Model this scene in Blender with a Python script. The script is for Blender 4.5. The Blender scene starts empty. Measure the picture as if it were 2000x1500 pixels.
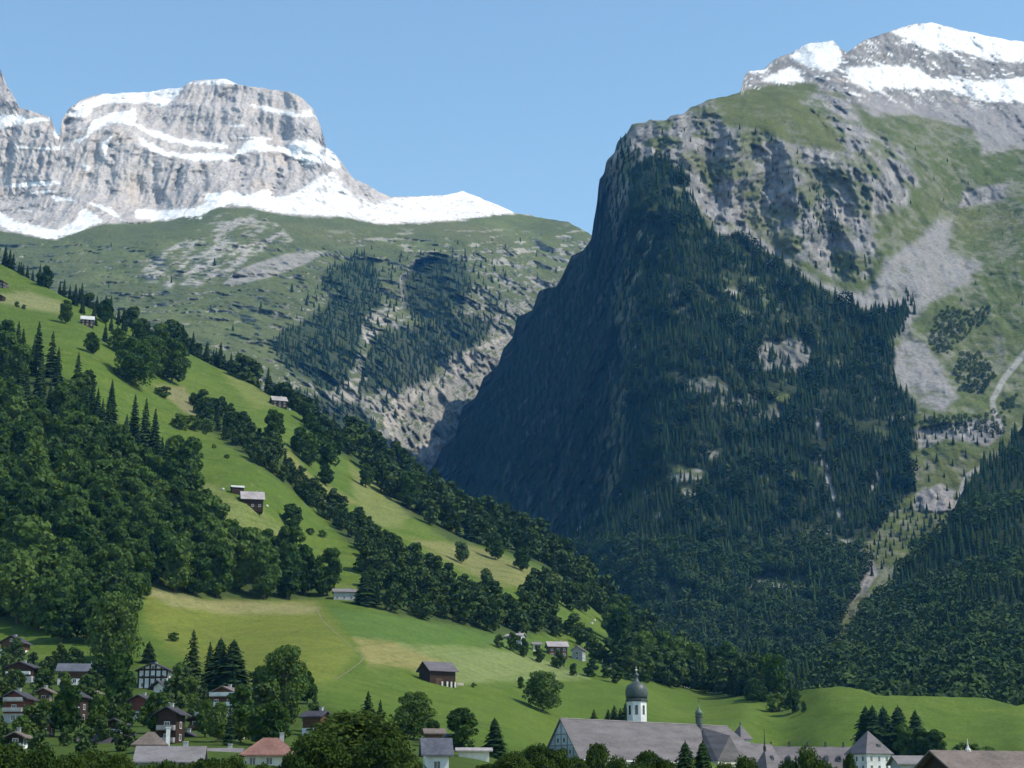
import bpy, math, random
import numpy as np
from mathutils import Vector, Matrix

# ------------------------------------------------------------------ camera, sky, sun, exposure
scene = bpy.context.scene
COL = scene.collection
EYE = 10.0                       # eye height in metres over the village ground
FOC = 3500.0                     # focal length in photo pixels (2000 wide)
TILT = math.atan(850.0 / FOC)    # camera looks up: horizon lies low in the picture
cd = bpy.data.cameras.new('camera')
cd.lens, cd.sensor_width = 36.0 * FOC / 2000.0, 36.0
cd.clip_start, cd.clip_end = 1.0, 60000.0
cam = bpy.data.objects.new('camera', cd)
COL.objects.link(cam)
cam.location = (0, 0, EYE)
cam.rotation_euler = (math.pi / 2 + TILT, 0, 0)
scene.camera = cam

SUN = Vector((0.62, -0.16, 0.77)).normalized()
world = bpy.data.worlds.new('World')
scene.world = world
world.use_nodes = True
wn = world.node_tree
wn.nodes.clear()
sky = wn.nodes.new('ShaderNodeTexSky')
sky.sky_type = 'NISHITA'
sky.sun_disc = False
sky.sun_elevation = math.asin(SUN.z)
sky.sun_rotation = math.atan2(SUN.x, SUN.y)
sky.altitude, sky.air_density, sky.dust_density, sky.ozone_density = 1000, 1.0, 0.3, 0.25
bg = wn.nodes.new('ShaderNodeBackground')
bg.inputs['Strength'].default_value = 0.15
wo = wn.nodes.new('ShaderNodeOutputWorld')
tint = wn.nodes.new('ShaderNodeMix'); tint.data_type = 'RGBA'; tint.blend_type = 'MULTIPLY'
tint.inputs[0].default_value = 1.0; tint.inputs[7].default_value = (0.90, 1.03, 1.02, 1)   # the clear, slightly cyan mountain sky
wn.links.new(sky.outputs[0], tint.inputs[6]); wn.links.new(tint.outputs[2], bg.inputs[0])
wn.links.new(bg.outputs[0], wo.inputs[0])
sl = bpy.data.lights.new('sun', 'SUN')
sl.energy, sl.angle, sl.color = 3.1, math.radians(0.5), (1.0, 0.955, 0.88)
so = bpy.data.objects.new('sun', sl)
so.rotation_euler = SUN.to_track_quat('Z', 'Y').to_euler()
so.location = (900, -200, 2200)
COL.objects.link(so)
scene.view_settings.view_transform = 'Standard'
scene.view_settings.look = 'None'
scene.view_settings.exposure = 0.58
scene.view_settings.gamma = 1.0
scene.render.engine = 'CYCLES'
cy = scene.cycles
cy.max_bounces, cy.diffuse_bounces, cy.glossy_bounces = 5, 2, 1
cy.transmission_bounces, cy.volume_bounces, cy.transparent_max_bounces = 2, 0, 4
cy.use_denoising = True
cy.use_adaptive_sampling = True
cy.adaptive_threshold = 0.02
RNG = np.random.default_rng(7)

# ------------------------------------------------------------------ helpers: noise, masks, interpolation
_perm = np.random.default_rng(3).permutation(256)
_perm = np.concatenate([_perm, _perm, _perm])
_g = np.random.default_rng(4).normal(size=(256, 3))
_g /= np.linalg.norm(_g, axis=1)[:, None]

def perlin(x, y, z, seed=0):
    x = np.asarray(x, float) + seed * 17.3; y = np.asarray(y, float) + seed * 7.7; z = np.asarray(z, float) - seed * 3.1
    x, y, z = np.broadcast_arrays(x, y, z)
    xi, yi, zi = np.floor(x).astype(int), np.floor(y).astype(int), np.floor(z).astype(int)
    fx, fy, fz = x - xi, y - yi, z - zi
    u, v, w = (f * f * f * (f * (f * 6 - 15) + 10) for f in (fx, fy, fz))
    xi &= 255; yi &= 255; zi &= 255
    def gr(i, j, k):
        h = _perm[_perm[_perm[(xi + i) & 255] + ((yi + j) & 255)] + ((zi + k) & 255)]
        g = _g[h]
        return g[..., 0] * (fx - i) + g[..., 1] * (fy - j) + g[..., 2] * (fz - k)
    l = lambda a, b, t: a + (b - a) * t
    a = l(l(gr(0, 0, 0), gr(1, 0, 0), u), l(gr(0, 1, 0), gr(1, 1, 0), u), v)
    b = l(l(gr(0, 0, 1), gr(1, 0, 1), u), l(gr(0, 1, 1), gr(1, 1, 1), u), v)
    return l(a, b, w) * 1.6

def fbm(P, s, octv=4, seed=0, gain=0.5, ridged=False):
    sx, sy, sz = (s, s, s) if np.isscalar(s) else s
    o, a, t = 0.0, 1.0, 0.0
    for k in range(octv):
        f = 2.0 ** k
        n = perlin(P[..., 0] / sx * f, P[..., 1] / sy * f, P[..., 2] / sz * f, seed + k * 11)
        o = o + a * ((1 - 2 * np.abs(n)) if ridged else n)
        t += a; a *= gain
    return o / t

def sstep(a, b, x):
    t = np.clip((x - a) / (b - a), 0, 1)
    return t * t * (3 - 2 * t)

def pdist(poly, X, Y):
    """signed distance to a polygon, positive inside"""
    d = np.full(X.shape, 1e9); ins = np.zeros(X.shape, bool)
    n = len(poly)
    for i in range(n):
        x0, y0 = poly[i]; x1, y1 = poly[(i + 1) % n]
        ex, ey = x1 - x0, y1 - y0
        t = np.clip(((X - x0) * ex + (Y - y0) * ey) / (ex * ex + ey * ey + 1e-9), 0, 1)
        d = np.minimum(d, (X - x0 - ex * t) ** 2 + (Y - y0 - ey * t) ** 2)
        if y0 != y1:
            c = ((y0 > Y) != (y1 > Y)) & (X < (x1 - x0) * (Y - y0) / (y1 - y0) + x0)
            ins ^= c
    d = np.sqrt(d)
    return np.where(ins, d, -d)

def ldist(line, X, Y):
    d = np.full(X.shape, 1e9)
    for (x0, y0), (x1, y1) in zip(line[:-1], line[1:]):
        ex, ey = x1 - x0, y1 - y0
        t = np.clip(((X - x0) * ex + (Y - y0) * ey) / (ex * ex + ey * ey + 1e-9), 0, 1)
        d = np.minimum(d, (X - x0 - ex * t) ** 2 + (Y - y0 - ey * t) ** 2)
    return np.sqrt(d)

def tps(pts, X, Y, smooth=0.002):
    """thin-plate surface through (x, y, distance), fitted in log distance"""
    p = np.array(pts, float); S = 500.0
    c = p[:, :2] / S; v = np.log(p[:, 2]); n = len(p)
    ker = lambda r2: 0.5 * r2 * np.log(r2 + 1e-12)
    K = ker(((c[:, None] - c[None]) ** 2).sum(-1)) + np.eye(n) * smooth
    Q = np.hstack([np.ones((n, 1)), c])
    A = np.block([[K, Q], [Q.T, np.zeros((3, 3))]])
    w = np.linalg.solve(A, np.concatenate([v, np.zeros(3)]))
    o = np.zeros(X.shape) + w[n] + w[n + 1] * X / S + w[n + 2] * Y / S
    for i in range(n):
        o += w[i] * ker((X / S - c[i, 0]) ** 2 + (Y / S - c[i, 1]) ** 2)
    return np.exp(o)

def sight(px, py):
    """slopes (x/y, z/y) of the sight line that the survey point (px, py) of the photo lies on"""
    u = (750.0 - np.asarray(py, float)) / FOC
    vy = math.cos(TILT) - u * math.sin(TILT)
    return (np.asarray(px, float) - 1000.0) / FOC / vy, (math.sin(TILT) + u * math.cos(TILT)) / vy

def survey(px, py, D):
    a, b = sight(px, py)
    return np.stack([a * D, np.asarray(D, float) + 0 * a, EYE + b * D], -1)

# ------------------------------------------------------------------ materials
def mat(name):
    m = bpy.data.materials.new(name); m.use_nodes = True
    nt = m.node_tree; nt.nodes.clear()
    out = nt.nodes.new('ShaderNodeOutputMaterial')
    b = nt.nodes.new('ShaderNodeBsdfPrincipled')
    b.inputs['Roughness'].default_value = 0.9
    b.inputs['Specular IOR Level'].default_value = 0.15
    nt.links.new(b.outputs[0], out.inputs[0])
    return m, nt, b

def mixrgb(nt, a, b, fac, mode='MIX'):
    n = nt.nodes.new('ShaderNodeMix'); n.data_type = 'RGBA'; n.blend_type = mode
    for s, v in ((n.inputs[0], fac), (n.inputs[6], a), (n.inputs[7], b)):
        if hasattr(v, 'is_output'): nt.links.new(v, s)
        elif isinstance(v, tuple): s.default_value = v if len(v) == 4 else (*v, 1)
        else: s.default_value = v
    return n.outputs[2]

def noise_node(nt, scale, detail=4, rough=0.55, vec=None):
    n = nt.nodes.new('ShaderNodeTexNoise')
    n.inputs['Scale'].default_value = scale; n.inputs['Detail'].default_value = detail; n.inputs['Roughness'].default_value = rough
    if vec: nt.links.new(vec, n.inputs['Vector'])
    return n.outputs['Fac']

def ramp(nt, fac, lo, hi, c0=(0, 0, 0), c1=(1, 1, 1)):
    r = nt.nodes.new('ShaderNodeValToRGB')
    e = r.color_ramp.elements
    e[0].position, e[1].position = lo, hi
    e[0].color, e[1].color = (*c0, 1), (*c1, 1)
    nt.links.new(fac, r.inputs[0])
    return r.outputs[0]

def terrain_mat(name, fine, bump):
    """land-cover colour per vertex, broken up by object-space noise"""
    m, nt, b = mat(name)
    at = nt.nodes.new('ShaderNodeAttribute'); at.attribute_name = 'cover'
    tc = nt.nodes.new('ShaderNodeTexCoord')
    n1 = noise_node(nt, 1.0 / fine, 5, 0.65, tc.outputs['Object'])
    n2 = noise_node(nt, 1.0 / (fine * 7), 4, 0.6, tc.outputs['Object'])
    c = mixrgb(nt, at.outputs['Color'], ramp(nt, n1, 0.25, 0.75, (0.66, 0.66, 0.66), (1.3, 1.3, 1.3)), 1.0, 'MULTIPLY')
    c = mixrgb(nt, c, ramp(nt, n2, 0.3, 0.7, (0.88, 0.88, 0.88), (1.1, 1.1, 1.1)), 1.0, 'MULTIPLY')
    nt.links.new(c, b.inputs['Base Color'])
    b.inputs['Roughness'].default_value = 1.0
    b.inputs['Specular IOR Level'].default_value = 0.05
    bp = nt.nodes.new('ShaderNodeBump')
    bp.inputs['Strength'].default_value = 0.7; bp.inputs['Distance'].default_value = bump
    nt.links.new(n1, bp.inputs['Height']); nt.links.new(bp.outputs[0], b.inputs['Normal'])
    return m

# ------------------------------------------------------------------ landforms
def grid_mesh(name, P, colr, material):
    r, c = P.shape[:2]
    me = bpy.data.meshes.new(name)
    idx = np.arange(r * c).reshape(r, c)
    q = np.stack([idx[:-1, :-1], idx[:-1, 1:], idx[1:, 1:], idx[1:, :-1]], -1).reshape(-1, 4)
    me.vertices.add(r * c); me.vertices.foreach_set('co', P.reshape(-1).astype(np.float32))
    me.loops.add(q.size); me.loops.foreach_set('vertex_index', q.reshape(-1).astype(np.int32))
    me.polygons.add(len(q)); me.polygons.foreach_set('loop_start', np.arange(0, q.size, 4, dtype=np.int32))
    me.update(calc_edges=True)
    me.polygons.foreach_set('use_smooth', np.ones(len(q), bool))
    a = me.color_attributes.new('cover', 'FLOAT_COLOR', 'POINT')
    a.data.foreach_set('color', np.concatenate([colr.reshape(-1, 3), np.ones((r * c, 1))], 1).reshape(-1).astype(np.float32))
    me.materials.append(material)
    ob = bpy.data.objects.new(name, me); COL.objects.link(ob)
    ob['kind'] = 'structure'
    return ob

class Landform:
    """A slope lofted from its foot to its skyline, its distance fitted through surveyed points."""
    def __init__(s, x0, x1, dx, rows, foot, crest, pts, jag=2.0, jseed=1, tpow=1.0, soft=40.0):
        s.xs = np.arange(x0, x1 + dx, dx, dtype=float)
        cr = np.array(crest, float); ft = np.array(foot, float)
        top = np.interp(s.xs, cr[:, 0], cr[:, 1]); bot = np.interp(s.xs, ft[:, 0], ft[:, 1])
        for k, (w, a) in enumerate(((40, 1.0), (16, 0.6), (7, 0.4))):
            top = top + jag * a * perlin(s.xs / w, jseed * 3.3 + k, 0.5)
        s.top, s.bot = top, bot
        t = np.linspace(0, 1, rows)[:, None] ** tpow
        s.X = np.repeat(s.xs[None], rows, 0)
        k = np.exp(-0.5 * (np.arange(-120, 121) * dx / soft) ** 2); k /= k.sum()
        S = np.convolve(np.pad(top, 120, mode='edge'), k, mode='valid')   # the rows follow a softened skyline, the last ones the true one
        s.Y = bot[None] + (S - bot)[None] * t + (top - S)[None] * sstep(0.74, 1.0, t)
        s.D = tps(pts, s.X, s.Y)
        s.P = survey(s.X, s.Y, s.D)
    def push(s, d):
        s.D = s.D + d
        s.P = survey(s.X, s.Y, s.D)
    def slope(s):
        """0 flat .. 1 vertical, from the surface itself"""
        du = np.gradient(s.P, axis=1); dv = np.gradient(s.P, axis=0)
        n = np.cross(du, dv); n /= np.linalg.norm(n, axis=-1)[..., None] + 1e-9
        return np.abs(n[..., 2]), n
    def build(s, name, colr, material, back=((60, -15), (200, -90), (500, -300), (900, -600)), front=()):
        P, C = s.P, colr
        tp = P[-1]
        ext = np.stack([tp + np.array([0, dy, dz]) for dy, dz in back])
        P = np.concatenate([P, ext]); C = np.concatenate([C, np.repeat(C[-1:], len(back), 0)])
        if front:
            f = np.stack([np.stack([P[0, :, 0] * max(0.3, y / 100.0) if y > 0 else P[0, :, 0], np.full(P.shape[1], float(y)), np.full(P.shape[1], float(z))], -1) for y, z in front])
            P = np.concatenate([f, P]); C = np.concatenate([np.repeat(C[:1], len(front), 0), C])
        return grid_mesh(name, P, C, material)
    def _ij(s, px, py):
        i = np.clip((np.asarray(px, float) - s.xs[0]) / (s.xs[1] - s.xs[0]), 0, len(s.xs) - 1.001)
        i0 = i.astype(int); fi = i - i0
        return i0, fi
    def at(s, px, py):
        """ground point under a surveyed photo point"""
        px = np.atleast_1d(np.asarray(px, float)); py = np.atleast_1d(np.asarray(py, float))
        i0, fi = s._ij(px, py)
        out = np.zeros((len(px), 3))
        for k in range(len(px)):
            for ii, w in ((i0[k], 1 - fi[k]), (i0[k] + 1, fi[k])):
                yy = s.Y[:, ii]
                for a in range(3):
                    out[k, a] += w * np.interp(-py[k], -yy, s.P[:, ii, a])
        return out
    def on(s, px, D):
        """ground height in the column px at distance D"""
        i = int(np.clip(round((px - s.xs[0]) / (s.xs[1] - s.xs[0])), 0, len(s.xs) - 1))
        d = np.maximum.accumulate(s.P[:, i, 1])
        return float(np.interp(D, d, s.P[:, i, 2]))

def blend(C, w, c):
    return C + (np.asarray(c) - C) * w[..., None]
# ================================================================== far range: snow peak, headwall, alp
crestN = [(-160, 60), (-60, 120), (-20, 120), (0, 135), (8, 160), (25, 185), (38, 212), (60, 217), (98, 229), (104, 242), (110, 262), (116, 266), (122, 230), (136, 211), (160, 194), (200, 183),
          (250, 180), (300, 178), (357, 169), (378, 158), (415, 156), (440, 153), (468, 165), (520, 174), (570, 181), (590, 190), (611, 213), (626, 245), (637, 286), (655, 300), (690, 347), (730, 370), (762, 385),
          (800, 384), (850, 382), (905, 376), (960, 395), (1010, 417), (1060, 424), (1110, 434), (1150, 456), (1200, 490), (1300, 560)]
ptsN = [(-150, 550, 3900), (-150, 460, 4500), (-150, 300, 4950), (-150, 60, 5200), (0, 560, 3900), (0, 470, 4400), (0, 400, 4780), (0, 300, 4880), (0, 240, 4950), (0, 140, 5150),
        (100, 232, 5000), (100, 350, 4850), (110, 465, 4450), (100, 550, 3900), (300, 620, 3550), (400, 690, 3250), (300, 540, 3950), (300, 450, 4500), (300, 420, 4760), (250, 330, 4860), (300, 300, 4920), (200, 240, 5010),
        (200, 185, 5250), (350, 175, 5260), (371, 301, 4960), (371, 284, 5060), (430, 240, 5140), (430, 156, 5260), (550, 250, 5150), (550, 182, 5270), (610, 216, 5290), (630, 288, 5150), (560, 330, 5000), (560, 390, 4830),
        (490, 400, 4720), (700, 350, 5150), (700, 430, 4800), (850, 384, 5400), (850, 430, 4950), (905, 378, 5500), (1010, 418, 5350), (960, 440, 5000), (1100, 436, 5250), (1200, 485, 5300), (1150, 460, 5200),
        (550, 560, 3950), (480, 640, 3500), (550, 720, 3300), (600, 780, 3250), (700, 600, 4000), (700, 500, 4450), (750, 700, 3750), (700, 840, 3350), (800, 850, 3600), (850, 905, 3700), (800, 960, 3500), (850, 760, 3900),
        (800, 560, 4250), (900, 610, 4250), (950, 680, 4200), (1000, 520, 4700), (1050, 600, 4600), (1200, 700, 4600), (1250, 800, 4600), (1250, 560, 5200), (980, 760, 4200), (1000, 900, 4200), (1250, 950, 4300), (600, 950, 3000), (300, 800, 2900), (0, 700, 3000), (0, 950, 2600), (-150, 950, 2600)]
N = Landform(-150, 1290, 2.4, 360, [(-200, 760), (300, 800), (560, 880), (800, 1000), (1300, 1010)], crestN, ptsN, jag=2.6, jseed=2)
X, Y, P0 = N.X, N.Y, N.P
nA = fbm(P0, 260, 5, 1); nB = fbm(P0, 70, 4, 2); nC = fbm(P0, 24, 3, 3); nD = fbm(P0 * np.array([1, .3, 1]), (9, 9, 26), 3, 4)
jig = 9 * nB + 7 * nC
base_line = [(-200, 430), (0, 450), (60, 462), (110, 467), (150, 452), (200, 437), (290, 434), (340, 428), (390, 412), (430, 404), (490, 404), (540, 417), (600, 424), (680, 424), (740, 438), (830, 435), (900, 430), (960, 421), (1010, 418), (1060, 424), (1060, 0), (-200, 0)]
wall = sstep(-3, 3, pdist(base_line, X, Y) + 0.5 * jig)
snow_polys = [
    [(128, 224), (161, 198), (210, 180), (300, 174), (357, 166), (360, 176), (336, 197), (315, 210), (287, 200), (245, 199), (210, 202), (182, 213), (168, 229), (140, 232)],
    [(182, 233), (224, 219), (266, 212), (268, 238), (287, 252), (315, 258), (350, 269), (402, 275), (447, 281), (447, 291), (385, 286), (332, 277), (297, 266), (266, 250), (238, 240), (210, 240), (189, 250), (171, 268), (172, 247)],
    [(262, 258), (273, 266), (304, 284), (329, 294), (371, 300), (413, 298), (455, 298), (475, 285), (483, 271), (518, 266), (520, 283), (560, 288), (572, 275), (609, 273), (632, 287), (655, 301), (668, 326), (651, 330), (616, 312), (598, 326), (574, 308), (546, 297), (490, 294), (455, 312), (385, 315), (332, 308), (301, 298), (276, 282)],
    [(483, 201), (525, 207), (577, 221), (606, 213), (616, 228), (574, 228), (518, 217)], [(378, 163), (384, 156), (444, 152), (460, 163), (420, 165)],
    [(396, 378), (448, 374), (490, 379), (525, 370), (539, 386), (574, 376), (600, 362), (630, 342), (650, 335), (672, 352), (690, 372), (720, 392), (770, 386), (850, 380), (905, 372), (960, 390), (1012, 415), (960, 421), (900, 429), (830, 434), (740, 437), (690, 424), (600, 420), (540, 414), (490, 402), (448, 400), (413, 410), (392, 425), (332, 427), (297, 431), (266, 427), (259, 409), (315, 409), (378, 405), (404, 396)],
    [(-150, 400), (0, 416), (21, 427), (70, 441), (115, 449), (152, 425), (160, 404), (184, 415), (201, 431), (161, 451), (119, 464), (91, 466), (42, 455), (0, 442), (-150, 430)],
    [(-150, 240), (0, 230), (21, 224), (98, 229), (103, 236), (42, 241), (0, 254), (-60, 262)], [(106, 252), (118, 266), (121, 274), (107, 268)],
    [(147, 274), (168, 262), (182, 246), (176, 268), (154, 280)], [(196, 281), (222, 262), (212, 282), (206, 310)], [(150, 312), (172, 322), (182, 340), (160, 330)], [(172, 396), (216, 404), (240, 430), (222, 424)],
    [(560, 292), (600, 290), (640, 320), (612, 322), (600, 312)], [(95, 380), (140, 388), (150, 395), (110, 392)]]
snow = np.zeros(X.shape); drift = np.zeros(X.shape)
for q in snow_polys:
    drift = np.maximum(drift, sstep(-14, 12, pdist(q, X, Y)))
    snow = np.maximum(snow, sstep(-2.2, 2.2, pdist(q, X, Y) + 0.6 * jig + 4.0 * nD - 0.8))
rockspot = sstep(0.08, 0.2, nC + 0.5 * nB + 0.4 * nD - 0.12) * sstep(0, 8, pdist([(600, 330), (760, 360), (1010, 400), (1000, 440), (560, 440)], X, Y) + 2)
ridge_rock = sstep(-4, 4, pdist([(655, 330), (690, 345), (740, 370), (770, 388), (735, 398), (690, 385), (668, 365)], X, Y) + jig)
snow = snow * (1 - 0.75 * rockspot) * (1 - 0.85 * ridge_rock)
# small snow crumbs that stayed on ledges of the wall
band = perlin(P0[..., 0] / 160, P0[..., 1] / 160, P0[..., 2] / 26, 9)
snow = np.maximum(snow, 0.9 * sstep(0.62, 0.72, band + 0.3 * nC) * wall * sstep(700, 500, X))
rock_patch = sstep(-8, 8, pdist([(280, 522), (330, 488), (400, 448), (440, 420), (530, 428), (565, 470), (500, 492), (440, 540), (400, 558), (330, 562), (290, 546)], X, Y) + 1.3 * jig)
diag = perlin((X * 0.8 + Y) / 16, (X - Y) / 60, 0.3, 5) + 0.6 * nC
rock_patch *= sstep(-0.3, 0.5, diag + 0.7 * nC)
scree = sstep(-2, 3, pdist([(432, 556), (470, 524), (560, 494), (642, 489), (600, 515), (530, 541), (470, 555)], X, Y) + 0.3 * jig)
scree2 = np.zeros(X.shape)
for q in ([(703, 640), (720, 608), (785, 598), (745, 640), (715, 668)], [(738, 850), (762, 782), (800, 768), (835, 752), (795, 800), (782, 850), (800, 895), (770, 880)], [(800, 880), (822, 860), (868, 852), (884, 880), (850, 908), (820, 900)],
          [(640, 770), (680, 740), (720, 735), (690, 780), (650, 800)], [(830, 770), (900, 690), (1000, 650), (930, 700), (860, 775)]):
    scree2 = np.maximum(scree2, sstep(-3, 4, pdist(q, X, Y) + jig) * sstep(-0.35, 0.1, nC + nB))
pale = sstep(0.30, 0.45, perlin(X / 45, Y / 8, 1.2, 3) + 0.5 * nC) * sstep(0, 30, pdist([(640, 440), (1150, 430), (1200, 500), (1000, 540), (850, 520), (600, 480)], X, Y))
pale2 = sstep(0.5, 0.62, nC + 0.6 * nB) * sstep(470, 620, Y + 0.1 * X) * 0.8
fw = np.zeros(X.shape)
FOREST_N = [[(700, 495), (735, 520), (747, 600), (705, 645), (700, 690), (665, 775), (600, 745), (540, 702), (528, 670), (590, 630), (640, 600), (660, 572), (622, 560), (640, 528)],
            [(783, 545), (812, 508), (860, 498), (905, 510), (925, 560), (905, 600), (870, 625), (820, 630), (790, 605)],
            [(745, 650), (830, 632), (900, 612), (965, 625), (950, 660), (880, 700), (820, 752), (750, 765), (700, 770), (715, 695)],
            [(560, 760), (700, 790), (740, 850), (760, 900), (700, 880), (600, 800)]]
for q in FOREST_N:
    fw = np.maximum(fw, sstep(-8, 8, pdist(q, X, Y) + 1.2 * jig))
hollow = sstep(-4, 10, pdist(FOREST_N[1], X, Y))
# relief: gullies that run down to the right, and broken shelves across them
G0 = np.stack([P0[..., 0] * 0.8 + P0[..., 2] * 0.75, P0[..., 1] * 0.10, P0[..., 2] * 0.30], -1) + 25 * np.stack([nB, nC, nB], -1)
gul = fbm(G0, (150, 150, 150), 4, 24, ridged=True)
shelf = np.abs(perlin(P0[..., 0] / 260, P0[..., 1] / 400, P0[..., 2] / 55 + nA, 25)) * sstep(430, 520, Y)
rough = np.clip(wall * (1 - 0.6 * drift) + rock_patch * 0.8 + scree2 * 0.5, 0, 1)
Q0 = (P0 + 22 * np.stack([nB, nC, nB], -1)) * np.array([1, 0.12, 1])
flute = fbm(Q0, (42, 42, 300), 4, 21, ridged=True); blocks = fbm(P0, (90, 90, 60), 5, 22, 0.55, ridged=True)
big = fbm(P0, (330, 330, 500), 3, 23, ridged=True)
strata = perlin(P0[..., 0] / 900, P0[..., 1] / 900, P0[..., 2] / 34, 6)
cleft = np.zeros(X.shape)
for l, w, a in (([(566, 298), (548, 330), (532, 378)], 7, 150), ([(588, 318), (594, 352)], 9, 110), ([(468, 318), (472, 366)], 12, 110), ([(214, 288), (209, 385)], 6, 90), ([(132, 228), (128, 272)], 10, 120), ([(330, 200), (318, 232)], 6, 70), ([(395, 330), (398, 372)], 5, 70), ([(300, 318), (304, 398)], 5, 60), ([(430, 190), (432, 245)], 5, 60), ([(505, 200), (508, 260)], 5, 60), ([(345, 330), (340, 380)], 5, 70)):
    cleft = np.maximum(cleft, 0.42 * a * (0.7 + 0.9 * nB + 0.5 * nC) * np.exp(-(ldist(l, X, Y) + 6 * nB + 5 * nC) ** 2 / (2 * (1.25 * w) ** 2)))
ledge = np.zeros(X.shape)   # the cliff bands step back at the long snow ledges
for l, a in (([(182, 240), (266, 226), (290, 258), (350, 272), (447, 286), (520, 272), (640, 288)], 60), ([(273, 280), (330, 302), (413, 305), (483, 290), (560, 293)], 60), ([(160, 200), (340, 196), (480, 206), (616, 224)], 40)):
    lx = np.array(l, float); yl = np.interp(X, lx[:, 0], lx[:, 1]) + 4 * nB
    ledge += a * sstep(6, -6, Y - yl) * sstep(lx[0, 0] - 20, lx[0, 0] + 10, X) * sstep(lx[-1, 0] + 20, lx[-1, 0] - 10, X)
N.push(wall * (cleft + ledge) - rough * (46 * (big - big.mean()) + 34 * (flute - flute.mean()) + 8 * (blocks - blocks.mean()) + 8 * nD) * wall - (1 - wall) * rough * 22 * blocks + wall * 3 * sstep(-0.2, 0.4, strata)
       + (1 - wall) * (85 * nA + 42 * nB + 13 * nC - 62 * (gul - gul.mean()) - 30 * shelf) * sstep(432, 500, Y + 30 * nA) + hollow * 120 * sstep(900, 800, X) + wall * drift * (22 * nB + 9 * nC))
sl_, _n = N.slope()
steep = np.clip((np.median(sl_[wall < .5]) - sl_) / 0.16, -1, 2)
grass = np.array([0.098, 0.118, 0.052])
C = np.ones(X.shape + (3,)) * grass
C = blend(C, sstep(-0.2, 0.5, nA), (0.125, 0.150, 0.060)); C = blend(C, 0.6 * sstep(0.0, 0.5, nB), (0.085, 0.105, 0.038))
C = blend(C, 0.35 * sstep(0.1, 0.5, fbm(P0, 500, 2, 31)), (0.150, 0.145, 0.075))
off = (1 - wall) * sstep(425, 470, Y + 30 * nB)
C = blend(C, 0.8 * off * sstep(0.35, 1.0, steep + 0.5 * nC), (0.055, 0.072, 0.036))
C = blend(C, 0.75 * off * sstep(0.62, 1.2, steep + 0.9 * nC + 0.5 * nB), (0.33, 0.32, 0.31))
C = blend(C, 0.5 * off * sstep(0.2, 0.5, -gul + 0.5 * nC), (0.25, 0.245, 0.20))
rockc = np.ones(X.shape + (3,)) * np.array([0.44, 0.41, 0.395])
stain = fbm(Q0, (15, 15, 200), 3, 41)
rockc = blend(rockc, 0.75 * sstep(-0.05, 0.45, stain), (0.25, 0.238, 0.235))
rockc = blend(rockc, 0.7 * sstep(0.1, 0.5, fbm(P0, (120, 120, 200), 3, 42)), (0.50, 0.43, 0.37))
rockc = blend(rockc, 0.22 * sstep(0.1, 0.45, strata + 0.9 * nC), (0.38, 0.365, 0.37))
C = C + (rockc - C) * np.clip(wall + 0.75 * rock_patch, 0, 1)[..., None]
C = blend(C, 0.8 * scree * (1 - 0.6 * sstep(0.1, 0.4, nC + 0.5 * nB)), (0.32, 0.30, 0.29)); C = blend(C, 0.85 * scree2, (0.40, 0.37, 0.34))
C = blend(C, 0.7 * pale * (1 - wall), (0.38, 0.36, 0.32)); C = blend(C, 0.75 * pale2 * (1 - wall), (0.36, 0.345, 0.31)); C = blend(C, 0.65 * (1 - wall) * sstep(0.12, 0.4, fbm(P0, 45, 3, 33)) * sstep(480, 600, Y), (0.05, 0.068, 0.03))
C = blend(C, 0.85 * fw * (1 - 0.6 * scree2), (0.035, 0.05, 0.022))
C = blend(C, snow, (0.76, 0.765, 0.78))
m_far = terrain_mat('alpine_cover', 9.0, 6.0)
o = N.build('snow_mountain', C, m_far)

# ================================================================== the big mountain on the right
crestM = [(780, 1000), (800, 965), (850, 906), (864, 874), (890, 852), (903, 795), (930, 776), (944, 738), (972, 716), (984, 680), (1002, 660), (1010, 618), (1040, 606), (1052, 570), (1086, 560), (1098, 540), (1116, 500), (1140, 488), (1155, 466), (1159, 436), (1166, 398), (1170, 352), (1180, 338), (1184, 314), (1200, 298), (1206, 276), (1224, 262), (1234, 242), (1262, 239), (1270, 232), (1300, 234), (1312, 224), (1335, 224), (1350, 210),  # lower left flank is shaped along the cast shadow's edge, to bound the shade
          (1368, 204), (1385, 192), (1400, 190), (1425, 186), (1446, 180), (1454, 148), (1463, 140), (1490, 138), (1508, 120), (1530, 108), (1550, 101), (1570, 88), (1600, 82), (1628, 80), (1640, 93), (1655, 104), (1690, 75), (1720, 66), (1740, 60), (1775, 48), (1818, 43), (1870, 56), (1930, 70), (2000, 82), (2200, 110)]
crestM.sort(key=lambda p: p[0])
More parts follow.
